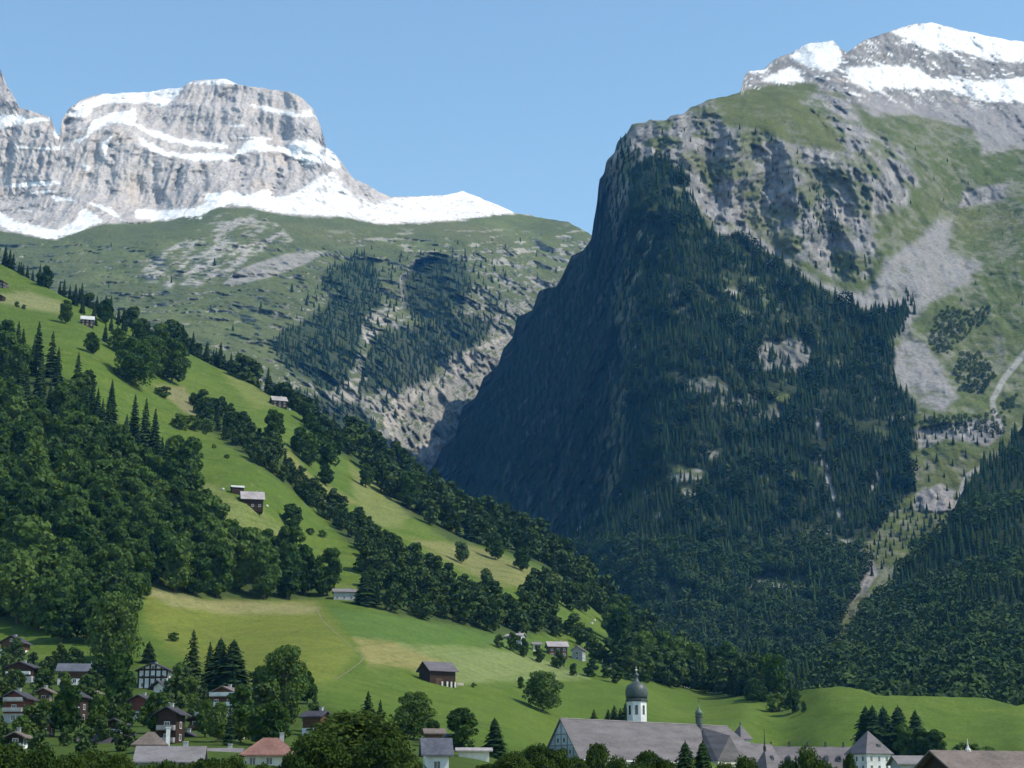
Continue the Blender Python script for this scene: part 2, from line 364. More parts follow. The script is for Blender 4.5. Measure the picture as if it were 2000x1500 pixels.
ptsM = [(780, 1040, 3350), (850, 906, 3650), (800, 965, 3500), (900, 900, 3480), (880, 870, 3600), (945, 735, 3850), (1000, 680, 3800), (1040, 615, 3720), (1120, 510, 3500), (1158, 466, 3380), (1000, 800, 3380), (1000, 1000, 3000), (900, 1020, 3250), (1100, 700, 3180), (1100, 900, 2900), (1100, 1100, 2620), (1165, 400, 3330), (1175, 350, 3300),
        (1225, 255, 3280), (1250, 245, 3250), (1230, 320, 3140), (1240, 450, 3010), (1235, 600, 2880), (1230, 800, 2680), (1235, 1000, 2480), (1250, 1150, 2300), (1350, 1300, 2120), (1200, 1250, 2300), (1000, 1200, 2700),
        (1500, 1000, 2430), (1500, 1150, 2280), (1500, 800, 2630), (1500, 600, 2840), (1500, 490, 2980), (1400, 400, 3060), (1400, 300, 3140), (1380, 205, 3300), (1500, 300, 3130), (1450, 182, 3420), (1540, 200, 3350), (1550, 250, 3230), (1650, 280, 3230), (1600, 1260, 2120), (1690, 1150, 2220), (1700, 1000, 2430),
        (1700, 800, 2670), (1750, 650, 2880), (1650, 560, 2960), (1700, 500, 3020), (1850, 500, 3120), (1700, 400, 3110), (1720, 300, 3260), (1900, 400, 3400), (1900, 320, 3500), (2000, 300, 3620), (2150, 300, 3650), (2000, 450, 3250), (2000, 600, 3000), (2150, 600, 3000), (1900, 700, 2850), (1900, 800, 2680),
        (1850, 860, 2560), (1850, 960, 2480), (1850, 1010, 2400), (2000, 900, 2550), (2150, 900, 2550), (2000, 1100, 2350), (1850, 1200, 2200), (2150, 1200, 2200), (1640, 180, 3620), (1800, 215, 3720), (2000, 215, 3850), (2150, 220, 3850), (1800, 150, 3950), (1780, 100, 4050), (1818, 50, 4250), (1730, 70, 4120), (1600, 90, 3980), (1560, 150, 3760), (1460, 145, 3720), (1500, 160, 3640), (2000, 130, 4200), (2000, 88, 4400), (2150, 105, 4450)]
M = Landform(780, 2160, 2.4, 470, [(700, 1060), (1000, 1230), (1200, 1320), (1400, 1370), (2200, 1370)], crestM, ptsM, jag=3.0, jseed=5, soft=26.0)
X, Y, P0 = M.X, M.Y, M.P
nA = fbm(P0, 200, 5, 51); nB = fbm(P0, 60, 4, 52); nC = fbm(P0, 20, 3, 53)
jig = 10 * nB + 7 * nC
def reg(q, soft=4, j=1.0): return sstep(-soft, soft, pdist(q, X, Y) + j * jig)
summit = reg([(1440, 182), (1500, 167), (1580, 163), (1640, 182), (1690, 215), (1780, 225), (1880, 235), (1950, 280), (2200, 310), (2200, 0), (1440, 0)], 4, 0.6)
snow = np.zeros(X.shape)
for q in ([(1540, 110), (1577, 84), (1628, 78), (1643, 99), (1640, 130), (1613, 140), (1568, 127)], [(1488, 157), (1532, 134), (1552, 134), (1574, 160), (1532, 163)],
          [(1735, 60), (1818, 40), (1865, 56), (1932, 68), (2200, 90), (2200, 132), (1990, 122), (1932, 117), (1865, 96), (1829, 103), (1778, 80)],
          [(1650, 130), (1730, 127), (1775, 130), (1820, 152), (1865, 153), (1892, 162), (1932, 156), (2200, 130), (2200, 210), (1932, 199), (1865, 177), (1802, 175), (1730, 172), (1703, 181), (1667, 167), (1656, 148)],
          [(1463, 138), (1490, 136), (1510, 122), (1500, 138), (1475, 145)]):
    snow = np.maximum(snow, sstep(-2.5, 2.5, pdist(q, X, Y) + 0.8 * jig + 5 * fbm(P0 * np.array([1, .3, 1]), (11, 11, 11), 3, 87)))
snow = snow * (1 - 0.85 * sstep(0.22, 0.36, nC + 0.5 * nB))
snow = np.maximum(snow, 0.9 * sstep(0.26, 0.38, nC + 0.7 * nB + 0.2 * nA) * summit * sstep(225, 175, Y))
scree = np.maximum.reduce([reg([(1500, 476), (1545, 512), (1600, 548), (1645, 566), (1690, 572), (1715, 540), (1730, 505), (1790, 470), (1832, 428), (1862, 425), (1850, 490), (1922, 515), (1890, 552), (1825, 588), (1780, 632), (1775, 655), (1812, 668), (1842, 720), (1872, 775), (1840, 805), (1790, 785), (1745, 745), (1735, 700), (1765, 660), (1740, 605), (1690, 610), (1630, 575), (1560, 535)], 9, 1.3),
    reg([(1672, 1072), (1700, 1075), (1716, 1120), (1695, 1150), (1655, 1182), (1668, 1130)], 3, 0.3), reg([(1900, 245), (2000, 240), (2200, 250), (2200, 295), (1990, 290), (1920, 300)], 6, 1.0),
    reg([(1690, 185), (1800, 190), (1900, 215), (2200, 225), (2200, 250), (1890, 250), (1790, 225), (1700, 225)], 5, 0.8), reg([(1430, 400), (1470, 450), (1520, 495), (1500, 500), (1440, 455), (1420, 420)], 3, 0.5)])
gully = np.zeros(X.shape)
for l, w in (([(1598, 808), (1602, 852)], 4), ([(1603, 880), (1612, 920), (1625, 965), (1640, 1005)], 3), ([(1722, 880), (1716, 930), (1700, 960), (1692, 985)], 3), ([(1612, 1150), (1600, 1185)], 7)):
    gully = np.maximum(gully, sstep(w + 2, w - 1.5, ldist(l, X, Y) + 5 * nC + 3 * nB))
creek = sstep(8, 3, ldist([(2080, 640), (2000, 692), (1962, 738), (1938, 782), (1942, 805), (1957, 838)], X, Y) + 2.5 * nC)
creek = np.maximum(creek, sstep(6, 2, ldist([(1940, 900), (1885, 930), (1872, 975), (1862, 1012)], X, Y) + 2.5 * nC))
shoulder = reg([(1398, 193), (1440, 180), (1500, 166), (1600, 164), (1572, 200), (1620, 240), (1660, 300), (1600, 288), (1540, 278), (1480, 252), (1412, 240)], 4, 0.7)
cliff = reg([(1170, 470), (1166, 380), (1190, 300), (1225, 250), (1300, 226), (1390, 186), (1415, 242), (1480, 250), (1560, 280), (1640, 292), (1565, 205), (1600, 166), (1660, 190), (1692, 250), (1765, 290), (1795, 350), (1765, 405), (1700, 430), (1712, 505), (1692, 548), (1640, 548), (1575, 512), (1530, 502), (1450, 460), (1400, 455), (1360, 420), (1340, 350), (1290, 310), (1240, 330), (1215, 400), (1200, 470)], 8, 1.5)
small_cliff = np.maximum.reduce([reg([(1785, 838), (1850, 828), (1930, 815), (1960, 850), (1930, 868), (1850, 858), (1800, 872)], 4), reg([(1778, 985), (1800, 952), (1840, 940), (1868, 960), (1862, 995), (1790, 1000)], 4),
    reg([(1470, 690), (1500, 668), (1560, 662), (1585, 690), (1570, 725), (1490, 725)], 6, 1.8) * 0.9, reg([(1330, 740), (1400, 735), (1460, 770), (1530, 800), (1520, 835), (1420, 800), (1340, 770)], 6, 2.2) * 0.7,
    reg([(1300, 540), (1340, 560), (1350, 620), (1320, 620)], 6, 2.5) * 0.6, reg([(1880, 375), (1975, 355), (1960, 385), (1870, 410)], 4), reg([(1560, 940), (1600, 930), (1640, 1000), (1600, 1000)], 6, 2.5) * 0.4])
gmix = sstep(-0.08, 0.2, fbm(P0, (60, 60, 75), 4, 61) + 0.3 * nC + 0.02)
cliff0 = reg([(1170, 470), (1166, 380), (1190, 300), (1225, 250), (1300, 226), (1390, 186), (1415, 242), (1480, 250), (1560, 280), (1640, 292), (1575, 215), (1600, 175), (1660, 190), (1692, 250), (1765, 290), (1795, 350), (1765, 405), (1700, 430), (1712, 505), (1692, 548), (1640, 548), (1575, 512), (1530, 502), (1450, 460), (1400, 455), (1360, 420), (1340, 350), (1290, 310), (1240, 330), (1215, 400), (1200, 470)], 28, 0.8)
cliff = cliff * (1 - 0.9 * gmix)
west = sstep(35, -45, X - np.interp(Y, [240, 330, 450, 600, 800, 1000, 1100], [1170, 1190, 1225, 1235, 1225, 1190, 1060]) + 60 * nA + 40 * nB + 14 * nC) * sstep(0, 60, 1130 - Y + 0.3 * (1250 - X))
FOREST_M = [(1232, 335), (1285, 300), (1345, 345), (1365, 420), (1405, 470), (1430, 462), (1450, 462), (1520, 505), (1600, 562), (1650, 590), (1715, 612), (1772, 608), (1770, 628), (1742, 660), (1752, 700), (1745, 740), (1790, 790), (1800, 850), (1775, 900), (1790, 960), (1740, 1000), (1700, 1060), (1690, 1130), (1650, 1190), (1620, 1290), (1100, 1300), (1000, 1150), (1120, 1040), (1200, 1000), (1225, 800), (1240, 600), (1225, 450)]
def stand(P):
    """where the mountain forest closes (positive) and where it opens"""
    return fbm(P, 120, 3, 95) + 0.75 * fbm(P, 38, 3, 96) + 0.3 * fbm(P, 14, 2, 99) + 0.34
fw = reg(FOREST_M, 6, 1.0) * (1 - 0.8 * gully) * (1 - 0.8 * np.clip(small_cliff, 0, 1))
flute = fbm(P0, (30, 30, 110), 4, 71, ridged=True); blocks = fbm(P0, (60, 60, 55), 5, 72, 0.55, ridged=True)
rough = np.clip(cliff0 + 0.5 * small_cliff + 0.9 * west + 0.5 * summit, 0, 1)
warp = (P0 + 20 * np.stack([nB, nC, nB], -1)) * np.array([1, 0.12, 1])
flute = fbm(warp, (30, 30, 130), 4, 71, ridged=True); lump = fbm(P0, (38, 38, 50), 4, 72)
rill = fbm(warp, (26, 26, 240), 3, 77, ridged=True)
ribs = fbm(warp, (100, 100, 330), 2, 76, ridged=True)
edge = np.exp(-((X - 1215) / 90.0) ** 2) * sstep(300, 420, Y) * sstep(1150, 1000, Y)
M.push(95 * edge * fbm(P0, 150, 3, 86) - 0.8 * west * (40 * (ribs - ribs.mean()) + 14 * lump) - rough * (30 * (flute - flute.mean()) + 14 * lump + 60 * (ribs - ribs.mean()) + 13 * fbm(P0, 15, 2, 79)) + (1 - rough) * (34 * nA * sstep(300, 420, Y + 0.2 * X - 100) + 16 * nB + 5 * nC - 7 * rill * (Y > 280)) - 22 * fw * fbm(P0, 130, 3, 74, ridged=True))
rill = rill; C = np.ones(X.shape + (3,)) * np.array([0.086, 0.108, 0.038])
C = blend(C, sstep(-0.1, 0.5, nA), (0.120, 0.130, 0.056)); C = blend(C, 0.7 * sstep(0.1, 0.5, nB), (0.090, 0.105, 0.036))
C = blend(C, 0.45 * sstep(0.12, 0.45, nC + 0.5 * fbm(P0, 90, 2, 75) + 0.3 * rill), (0.24, 0.23, 0.20)); C = blend(C, 0.6 * sstep(0.15, 0.45, fbm(P0, 55, 3, 78) - 0.3 * nC), (0.055, 0.068, 0.03))
rockc = np.ones(X.shape + (3,)) * np.array([0.30, 0.285, 0.275])
stain = fbm(warp, (12, 12, 80), 3, 81)
rockc = blend(rockc, 0.8 * sstep(0.0, 0.45, stain), (0.18, 0.185, 0.19))
rockc = blend(rockc, 0.6 * sstep(0.15, 0.5, fbm(P0, (70, 70, 90), 3, 82)), (0.37, 0.315, 0.27))
rockc = blend(rockc, 0.5 * sstep(0.2, 0.5, fbm(P0, (40, 40, 25), 3, 83)), (0.10, 0.115, 0.06))
crack = fbm(warp, (20, 20, 60), 3, 84, ridged=True)
rockc = blend(rockc, 0.6 * sstep(0.35, 0.6, crack), (0.13, 0.13, 0.13))
rw = np.clip(cliff + small_cliff + summit, 0, 1)
C = C + (rockc - C) * rw[..., None]
C = blend(C, 0.97 * west, (0.022, 0.030, 0.022)); C = blend(C, 0.6 * west * sstep(0.15, 0.5, lump + 0.6 * stain), (0.085, 0.088, 0.085))  # wooded west face: its shade is darkened into the cover colour, with rock blotches
C = blend(C, 0.85 * shoulder * (1 - 0.8 * sstep(0.1, 0.35, nC + 0.6 * nB - 0.05)), (0.105, 0.120, 0.042)); C = blend(C, 0.6 * shoulder * sstep(0.05, 0.4, -nB + 0.6 * nC), (0.075, 0.088, 0.032))
scree = scree * (1 - 0.75 * sstep(0.15, 0.4, nB + 0.6 * nC + 0.3 * nA) * (Y > 300)); C = blend(C, 0.9 * scree, (0.25, 0.238, 0.238)); C = blend(C, 0.5 * scree * sstep(0.1, 0.4, nB + 0.4 * nC), (0.27, 0.265, 0.245))
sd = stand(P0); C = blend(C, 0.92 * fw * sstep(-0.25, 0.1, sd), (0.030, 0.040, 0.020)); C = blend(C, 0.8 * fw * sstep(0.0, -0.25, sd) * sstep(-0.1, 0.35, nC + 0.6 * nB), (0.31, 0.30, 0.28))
C = blend(C, 0.85 * gully, (0.36, 0.345, 0.335)); C = blend(C, 0.9 * creek, (0.29, 0.28, 0.27))
C = blend(C, snow, (0.76, 0.765, 0.78))
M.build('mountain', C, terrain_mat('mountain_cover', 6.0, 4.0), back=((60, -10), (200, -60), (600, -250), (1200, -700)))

# ================================================================== wooded foot hill on the right
crestC = [(1150, 1330), (1250, 1310), (1330, 1296), (1400, 1285), (1500, 1288), (1600, 1292), (1645, 1275), (1700, 1190), (1760, 1120), (1800, 1070), (1850, 1045), (1870, 1010), (1890, 950), (1925, 910), (1960, 880), (2000, 830), (2160, 700)]
ptsC = [(1150, 1330, 1500), (1150, 1420, 1250), (1400, 1285, 1700), (1400, 1400, 1250), (1600, 1292, 1650), (1600, 1400, 1150), (1700, 1190, 1900), (1700, 1300, 1500), (1700, 1400, 1120), (1850, 1045, 2050), (1850, 1200, 1700), (1850, 1400, 1080), (2000, 830, 2350), (2000, 1000, 2000), (2000, 1200, 1600), (2000, 1400, 1080), (2150, 700, 2500), (2150, 1000, 2000), (2150, 1400, 1080)]
Cc = Landform(1150, 2160, 6, 90, [(1100, 1450), (2200, 1450)], crestC, ptsC, jag=7, jseed=8)
nA = fbm(Cc.P, 150, 4, 91)
Cc.push(50 * nA)
Cc.build('wooded_hill', np.ones(Cc.X.shape + (3,)) * np.array([0.036, 0.046, 0.02]), terrain_mat('wood_floor', 3.0, 1.0), back=((40, -5), (150, -40), (300, -200)))

# ================================================================== valley floor, meadows and the left hillside
crestA = [(-160, 430), (-60, 478), (0, 514), (60, 547), (130, 582), (200, 612), (260, 642), (330, 670), (400, 706), (470, 738), (520, 768), (560, 792), (600, 818), (650, 852), (700, 872), (780, 925), (850, 972), (930, 1018), (1000, 1045), (1080, 1085), (1150, 1152), (1220, 1218), (1270, 1256), (1330, 1292), (1400, 1322), (1450, 1340), (1500, 1352), (1560, 1350), (1600, 1344), (1640, 1341), (1685, 1347), (1712, 1357), (1800, 1360), (1900, 1362), (1930, 1364), (1960, 1372), (1985, 1379), (2005, 1374), (2160, 1360)]
ptsA = [(0, 1880, 100), (600, 1880, 100), (1000, 1880, 100), (1400, 1880, 100), (2000, 1880, 100), (-150, 1880, 100), (2150, 1880, 100), (0, 1600, 210), (600, 1600, 210), (1000, 1600, 215), (1400, 1590, 250), (2000, 1590, 250), (-150, 1600, 210), (2150, 1590, 250),
        (-150, 1480, 340), (-150, 1280, 680), (-150, 1100, 830), (-150, 900, 980), (-150, 700, 1180), (-150, 440, 1650),
        (0, 1480, 340), (0, 1400, 490), (0, 1280, 680), (0, 1200, 760), (0, 1100, 830), (0, 900, 980), (0, 700, 1180), (0, 600, 1370), (0, 516, 1600), (150, 1300, 650), (150, 1400, 490),
        (300, 1480, 340), (300, 1400, 500), (300, 1300, 660), (300, 1200, 780), (300, 1150, 840), (400, 1000, 970), (487, 990, 1000), (300, 850, 1120), (200, 700, 1240), (165, 630, 1380), (200, 614, 1500), (330, 672, 1540), (400, 706, 1540), (400, 850, 1180), (470, 740, 1520),
        (600, 1450, 420), (600, 1300, 640), (600, 1180, 900), (450, 1180, 870), (700, 1100, 1030), (600, 1000, 1110), (560, 850, 1290), (560, 794, 1460), (700, 1000, 1200),
        (850, 1480, 400), (850, 1335, 700), (850, 1250, 850), (850, 1210, 930), (900, 1150, 1080), (850, 1050, 1240), (850, 972, 1480), (700, 874, 1520), (1000, 1120, 1200),
        (1060, 1500, 520), (1060, 1440, 640), (1060, 1388, 740), (1060, 1290, 950), (1060, 1150, 1230), (1080, 1087, 1480), (1000, 1047, 1520), (1250, 1540, 610), (1250, 1500, 680), (1250, 1440, 750), (1250, 1405, 800), (1250, 1335, 950), (1200, 1250, 1200), (1150, 1200, 1260), (1220, 1220, 1400), (1450, 1545, 650), (1450, 1500, 720), (1450, 1450, 780), (1450, 1390, 870), (1400, 1330, 1180), (1330, 1294, 1300),
        (1600, 1545, 660), (1600, 1500, 730), (1600, 1450, 780), (1600, 1400, 840), (1600, 1346, 900), (1500, 1354, 1000), (1800, 1545, 640), (1800, 1480, 735), (1800, 1362, 870), (2000, 1545, 620), (2000, 1480, 720), (2000, 1376, 880), (2150, 1480, 720), (2150, 1362, 900)]
A = Landform(-150, 2150, 3.0, 520, [(-200, 1880), (2200, 1880)], crestA, ptsA, jag=1.2, jseed=11, tpow=0.8)
A.D = np.maximum.accumulate(A.D, axis=0); A.push(0)
X, Y, P0 = A.X, A.Y, A.P
nA = fbm(P0, 90, 4, 101); nB = fbm(P0, 25, 4, 102); nC = fbm(P0, 8, 3, 103)
jig = 5 * nB + 3 * nC
def reg(q, soft=3, j=1.0): return sstep(-soft, soft, pdist(q, X, Y) + j * jig)
damp = sstep(250, 600, A.D)
terr = perlin(P0[..., 0] / 300, P0[..., 1] / 300, P0[..., 2] / 2.2, 12)
A.push(damp * (10 * nA + 2.6 * nB + 0.5 * nC + 0.35 * terr))
C = np.ones(X.shape + (3,)) * np.array([0.074, 0.118, 0.020])
C = blend(C, sstep(-0.2, 0.5, nA), (0.096, 0.138, 0.024)); C = blend(C, 0.6 * sstep(0.0, 0.5, nB), (0.062, 0.097, 0.014))
hay = reg([(270, 1150), (300, 1140), (400, 1172), (560, 1172), (625, 1180), (700, 1270), (650, 1330), (560, 1345), (480, 1330), (400, 1300), (330, 1270), (290, 1220)], 14, 2)
C = blend(C, 0.9 * hay, (0.142, 0.160, 0.030))
C = blend(C, 0.8 * reg([(275, 1150), (320, 1142), (395, 1172), (560, 1172), (630, 1180), (610, 1200), (420, 1198), (330, 1182)], 8, 1.5), (0.235, 0.215, 0.098))
C = blend(C, 0.8 * reg([(640, 1188), (760, 1200), (960, 1235), (1180, 1275), (1180, 1290), (960, 1262), (800, 1258), (690, 1245)], 3, 0.6), (0.080, 0.136, 0.032))
C = blend(C, 0.85 * reg([(690, 1246), (800, 1262), (860, 1290), (900, 1330), (860, 1330), (800, 1305), (720, 1300)], 7, 1.6), (0.235, 0.205, 0.080))
C = blend(C, 0.75 * reg([(780, 1258), (960, 1264), (1080, 1292), (1150, 1325), (1020, 1330), (900, 1335), (860, 1290)], 6, 1.5), (0.185, 0.215, 0.085))
C = blend(C, 0.8 * reg([(-150, 575), (0, 575), (60, 570), (118, 592), (118, 612), (60, 606), (0, 590), (-150, 592)], 5, 1.2), (0.215, 0.215, 0.100))
C = blend(C, 0.8 * reg([(550, 870), (580, 895), (605, 925), (640, 950), (700, 980), (640, 990), (600, 965), (560, 920)], 6, 1.5), (0.195, 0.185, 0.070))
C = blend(C, 0.8 * reg([(680, 900), (730, 935), (810, 1000), (780, 1030), (720, 1020), (690, 960)], 8, 2), (0.165, 0.180, 0.062))
C = blend(C, 0.85 * reg([(800, 1055), (880, 1060), (960, 1075), (1080, 1130), (1060, 1150), (960, 1140), (900, 1110)], 6, 2), (0.185, 0.178, 0.070))
C = blend(C, 0.75 * reg([(345, 945), (420, 950), (520, 1000), (570, 1040), (520, 1065), (420, 1040), (350, 1000)], 8, 2), (0.160, 0.180, 0.062))
C = blend(C, 0.8 * reg([(300, 750), (360, 755), (395, 800), (380, 815), (340, 790)], 5, 1.5), (0.20, 0.18, 0.095))
C = blend(C, 0.55 * reg([(430, 720), (500, 750), (545, 790), (500, 800), (470, 770)], 8, 2), (0.19, 0.20, 0.065))
stripes = perlin(X / 300, (Y + 0.12 * X) / 7, 0.2, 14)
paths = fbm(np.stack([P0[..., 0] / 70, P0[..., 1] / 70, P0[..., 2] / 1.6], -1), 1.0, 3, 15)
C = blend(C, 0.40 * sstep(0.12, 0.4, paths) * sstep(1240, 1120, Y), (0.125, 0.135, 0.045)); C = blend(C, 0.45 * sstep(0.1, 0.4, -paths) * sstep(1240, 1120, Y), (0.050, 0.088, 0.015))
C = blend(C, 0.35 * sstep(0.05, 0.5, fbm(P0, 4, 2, 16)), (0.060, 0.092, 0.016)); C = blend(C, 0.25 * sstep(0.1, 0.5, fbm(P0, 11, 3, 17)), (0.15, 0.155, 0.05))
C = blend(C, 0.30 * sstep(0.0, 0.5, stripes) * sstep(1160, 1250, Y), (0.080, 0.124, 0.024))
woods = np.zeros(X.shape)
WOODS = {
 'left': [(-100, 690), (30, 690), (120, 735), (200, 800), (300, 885), (385, 945), (335, 1000), (430, 1085), (560, 1135), (640, 1165), (545, 1174), (390, 1170), (300, 1148), (262, 1180), (170, 1160), (120, 1180), (160, 1250), (-100, 1195)],
 'crest': [(600, 830), (650, 852), (700, 872), (780, 925), (850, 972), (930, 1018), (1000, 1045), (1080, 1085), (1150, 1152), (1220, 1218), (1270, 1256), (1330, 1292), (1400, 1322), (1470, 1345), (1530, 1366), (1480, 1368), (1390, 1345), (1300, 1338), (1240, 1325), (1192, 1250), (1182, 1195), (1110, 1140), (1055, 1105), (980, 1075), (880, 1058), (800, 1005), (755, 965), (700, 910), (625, 868)],
 'band': [(375, 790), (420, 800), (500, 850), (560, 905), (620, 970), (700, 1020), (775, 1085), (770, 1110), (715, 1095), (640, 1020), (560, 950), (470, 885), (400, 835)],
 'lower': [(715, 1120), (800, 1110), (880, 1140), (950, 1180), (1045, 1200), (1095, 1235), (990, 1245), (900, 1225), (760, 1200), (715, 1170)]}
for q in WOODS.values(): woods = np.maximum(woods, reg(q, 8, 1.5))
C = blend(C, 0.8 * woods, (0.042, 0.06, 0.022))
C = blend(C, 0.6 * sstep(0.42, 0.55, nC + 0.6 * nB) * sstep(1150, 1000, Y), (0.16, 0.17, 0.07))
village = reg([(-150, 1300), (230, 1290), (480, 1335), (620, 1370), (800, 1440), (1100, 1470), (1100, 1900), (-150, 1900)], 14, 2)
C = blend(C, 0.75 * village, (0.045, 0.072, 0.016))
A.build('ground', C, terrain_mat('meadow_cover', 1.6, 0.5), back=((30, -6), (90, -40), (200, -110), (500, -300)), front=((-400, -9), (-60, -9), (40, -9)))
# ================================================================== trees
def mesh_obj(name, verts, faces, material=None, parent=None, smooth=False, link=True):
    me = bpy.data.meshes.new(name)
    me.from_pydata([tuple(v) for v in verts], [], [tuple(f) for f in faces]); me.update()
    if smooth: me.polygons.foreach_set('use_smooth', np.ones(len(me.polygons), bool))
    if material: me.materials.append(material)
    o = bpy.data.objects.new(name, me)
    if parent: o.parent = parent
    if link: COL.objects.link(o)
    return o

def tag(o, label, cat, group=None, kind=None):
    o['label'] = label; o['category'] = cat
    if group: o['group'] = group
    if kind: o['kind'] = kind
    return o

def empty(name, loc=(0, 0, 0), rz=0.0):
    o = bpy.data.objects.new(name, None); COL.objects.link(o)
    o.empty_display_size = 0.5
    o.location = loc; o.rotation_euler = (0, 0, rz)
    return o

def leaf_mat(name, c0, c1, trans=0.22):
    m = bpy.data.materials.new(name); m.use_nodes = True
    nt = m.node_tree; nt.nodes.clear()
    out = nt.nodes.new('ShaderNodeOutputMaterial')
    oi = nt.nodes.new('ShaderNodeObjectInfo'); tc = nt.nodes.new('ShaderNodeTexCoord')
    n = noise_node(nt, 9.0, 3, 0.6, tc.outputs['Object'])
    f = nt.nodes.new('ShaderNodeMath'); f.operation = 'MULTIPLY_ADD'
    nt.links.new(n, f.inputs[0]); f.inputs[1].default_value = 0.55; nt.links.new(oi.outputs['Random'], f.inputs[2])
    g = nt.nodes.new('ShaderNodeMath'); g.operation = 'MULTIPLY'; nt.links.new(f.outputs[0], g.inputs[0]); g.inputs[1].default_value = 0.65
    c = ramp(nt, g.outputs[0], 0.1, 0.95, c0, c1)
    d = nt.nodes.new('ShaderNodeBsdfDiffuse'); t = nt.nodes.new('ShaderNodeBsdfTranslucent'); mx = nt.nodes.new('ShaderNodeMixShader')
    nt.links.new(c, d.inputs[0]); nt.links.new(c, t.inputs[0]); mx.inputs[0].default_value = trans
    nt.links.new(d.outputs[0], mx.inputs[1]); nt.links.new(t.outputs[0], mx.inputs[2]); nt.links.new(mx.outputs[0], out.inputs[0])
    return m
LEAF = {'dark': leaf_mat('leaf_dark', (0.027, 0.058, 0.015), (0.080, 0.128, 0.032)), 'mid': leaf_mat('leaf_mid', (0.044, 0.086, 0.020), (0.108, 0.160, 0.040)),
        'olive': leaf_mat('leaf_olive', (0.024, 0.048, 0.012), (0.062, 0.092, 0.020)), 'pale': leaf_mat('leaf_pale', (0.075, 0.115, 0.040), (0.120, 0.155, 0.058)), 'yellow': leaf_mat('leaf_yellow', (0.20, 0.17, 0.02), (0.30, 0.24, 0.03)),
        'needle': leaf_mat('needle', (0.018, 0.038, 0.016), (0.040, 0.066, 0.024), 0.1), 'larch': leaf_mat('larch_needle', (0.040, 0.062, 0.020), (0.07, 0.095, 0.030), 0.2)}
bark, _nt, _b = mat('bark')
_tc = _nt.nodes.new('ShaderNodeTexCoord')
_nt.links.new(ramp(_nt, noise_node(_nt, 30, 4, 0.6, _tc.outputs['Object']), 0.3, 0.7, (0.045, 0.034, 0.025), (0.13, 0.105, 0.08)), _b.inputs['Base Color'])

def tube(path, radii, n=6):
    v, f = [], []
    path = [np.array(p, float) for p in path]
    for i, p in enumerate(path):
        d = path[min(i + 1, len(path) - 1)] - path[max(i - 1, 0)]; d /= np.linalg.norm(d) + 1e-9
        a = np.cross(d, (0.3, 1, 0.1)); a /= np.linalg.norm(a); b = np.cross(d, a)
        for k in range(n):
            t = 2 * math.pi * k / n
            v.append(p + radii[i] * (math.cos(t) * a + math.sin(t) * b))
    for i in range(len(path) - 1):
        for k in range(n):
            f.append((i * n + k, i * n + (k + 1) % n, (i + 1) * n + (k + 1) % n, (i + 1) * n + k))
    f.append(tuple(range(n))[::-1]); f.append(tuple((len(path) - 1) * n + k for k in range(n)))
    return v, f

def join(parts):
    V, F = [], []
    for v, f in parts:
        o = len(V); V += list(v); F += [tuple(i + o for i in q) for q in f]
    return V, F

def leaves(cen, nrm, size, rng, jit=0.7):
    """one leaf-spray quad per point, bent loosely to its normal"""
    n = len(cen)
    d = nrm + rng.normal(size=(n, 3)) * jit; d /= np.linalg.norm(d, axis=1)[:, None]
    a = np.cross(d, rng.normal(size=(n, 3))); a /= np.linalg.norm(a, axis=1)[:, None]
    b = np.cross(d, a)
    s = size * rng.uniform(0.55, 1.25, (n, 1)); w = rng.uniform(0.5, 0.9, (n, 1))
    v = np.stack([cen - a * s, cen + b * s * w, cen + a * s * rng.uniform(0.7, 1.1, (n, 1)), cen - b * s * w], 1).reshape(-1, 3)
    f = np.arange(4 * n).reshape(n, 4)
    return v, f

def broad_crown(seed, wide=0.42, low=0.16, nl=26, nleaf=2000, size=0.030, top=1.0):
    rng = np.random.default_rng(seed)
    cen, nrm = [], []
    lobes = []
    for k in range(nl):
        h = min(1, max(0, (k + rng.uniform(0, 1)) / nl)) ** 0.9
        z = low + 0.06 + (top - low - 0.14) * h
        env = wide * (math.sin(math.pi * min(1, 0.12 + 0.80 * h)) ** 0.62)
        r = env * math.sqrt(rng.uniform(0.05, 1)) * 0.80; t = rng.uniform(0, 2 * math.pi)
        rad = (0.55 * wide + 0.18) * rng.uniform(0.32, 0.50) * (1.05 - 0.35 * h)
        lobes.append((r * math.cos(t), r * math.sin(t), z, rad))
    lobes.append((0, 0, top - wide * 0.30, wide * 0.30))
    per = nleaf // len(lobes)
    for (x, y, z, r) in lobes:
        n = rng.normal(size=(per, 3)); n[:, 2] += 0.25; n /= np.linalg.norm(n, axis=1)[:, None]
        rr = r * rng.uniform(0.72, 1.08, (per, 1))
        cen.append(np.array([x, y, z]) + n * rr * np.array([1, 1, 0.8])); nrm.append(n)
    cen = np.concatenate(cen); nrm = np.concatenate(nrm)
    return (*leaves(cen, nrm, size, rng, 0.55), lobes)

def make_broad(name, seed, leafkind, detail=1.0, wide=0.42, low=0.16, nl=26, top=1.0):
    root = empty(name)
    v, f, lobes = broad_crown(seed, wide, low, int(nl * (0.7 + 0.3 * detail)), int(2700 * detail), 0.046 / math.sqrt(detail), top)
    mesh_obj('crown', v, f, LEAF[leafkind], root)
    parts = [tube([(0, 0, -0.08), (0, 0, 0.02), (0.005, 0, low + 0.1), (0.0, 0.01, 0.62)], [0.034, 0.024, 0.017, 0.006], 7)]
    for (x, y, z, r) in lobes[::4]:
        parts.append(tube([(0, 0, max(low * 0.9, z - 0.28)), (x * 0.5, y * 0.5, z - 0.1), (x, y, z)], [0.011, 0.007, 0.002], 5))
    mesh_obj('trunk', *join(parts), bark, root)
    return root

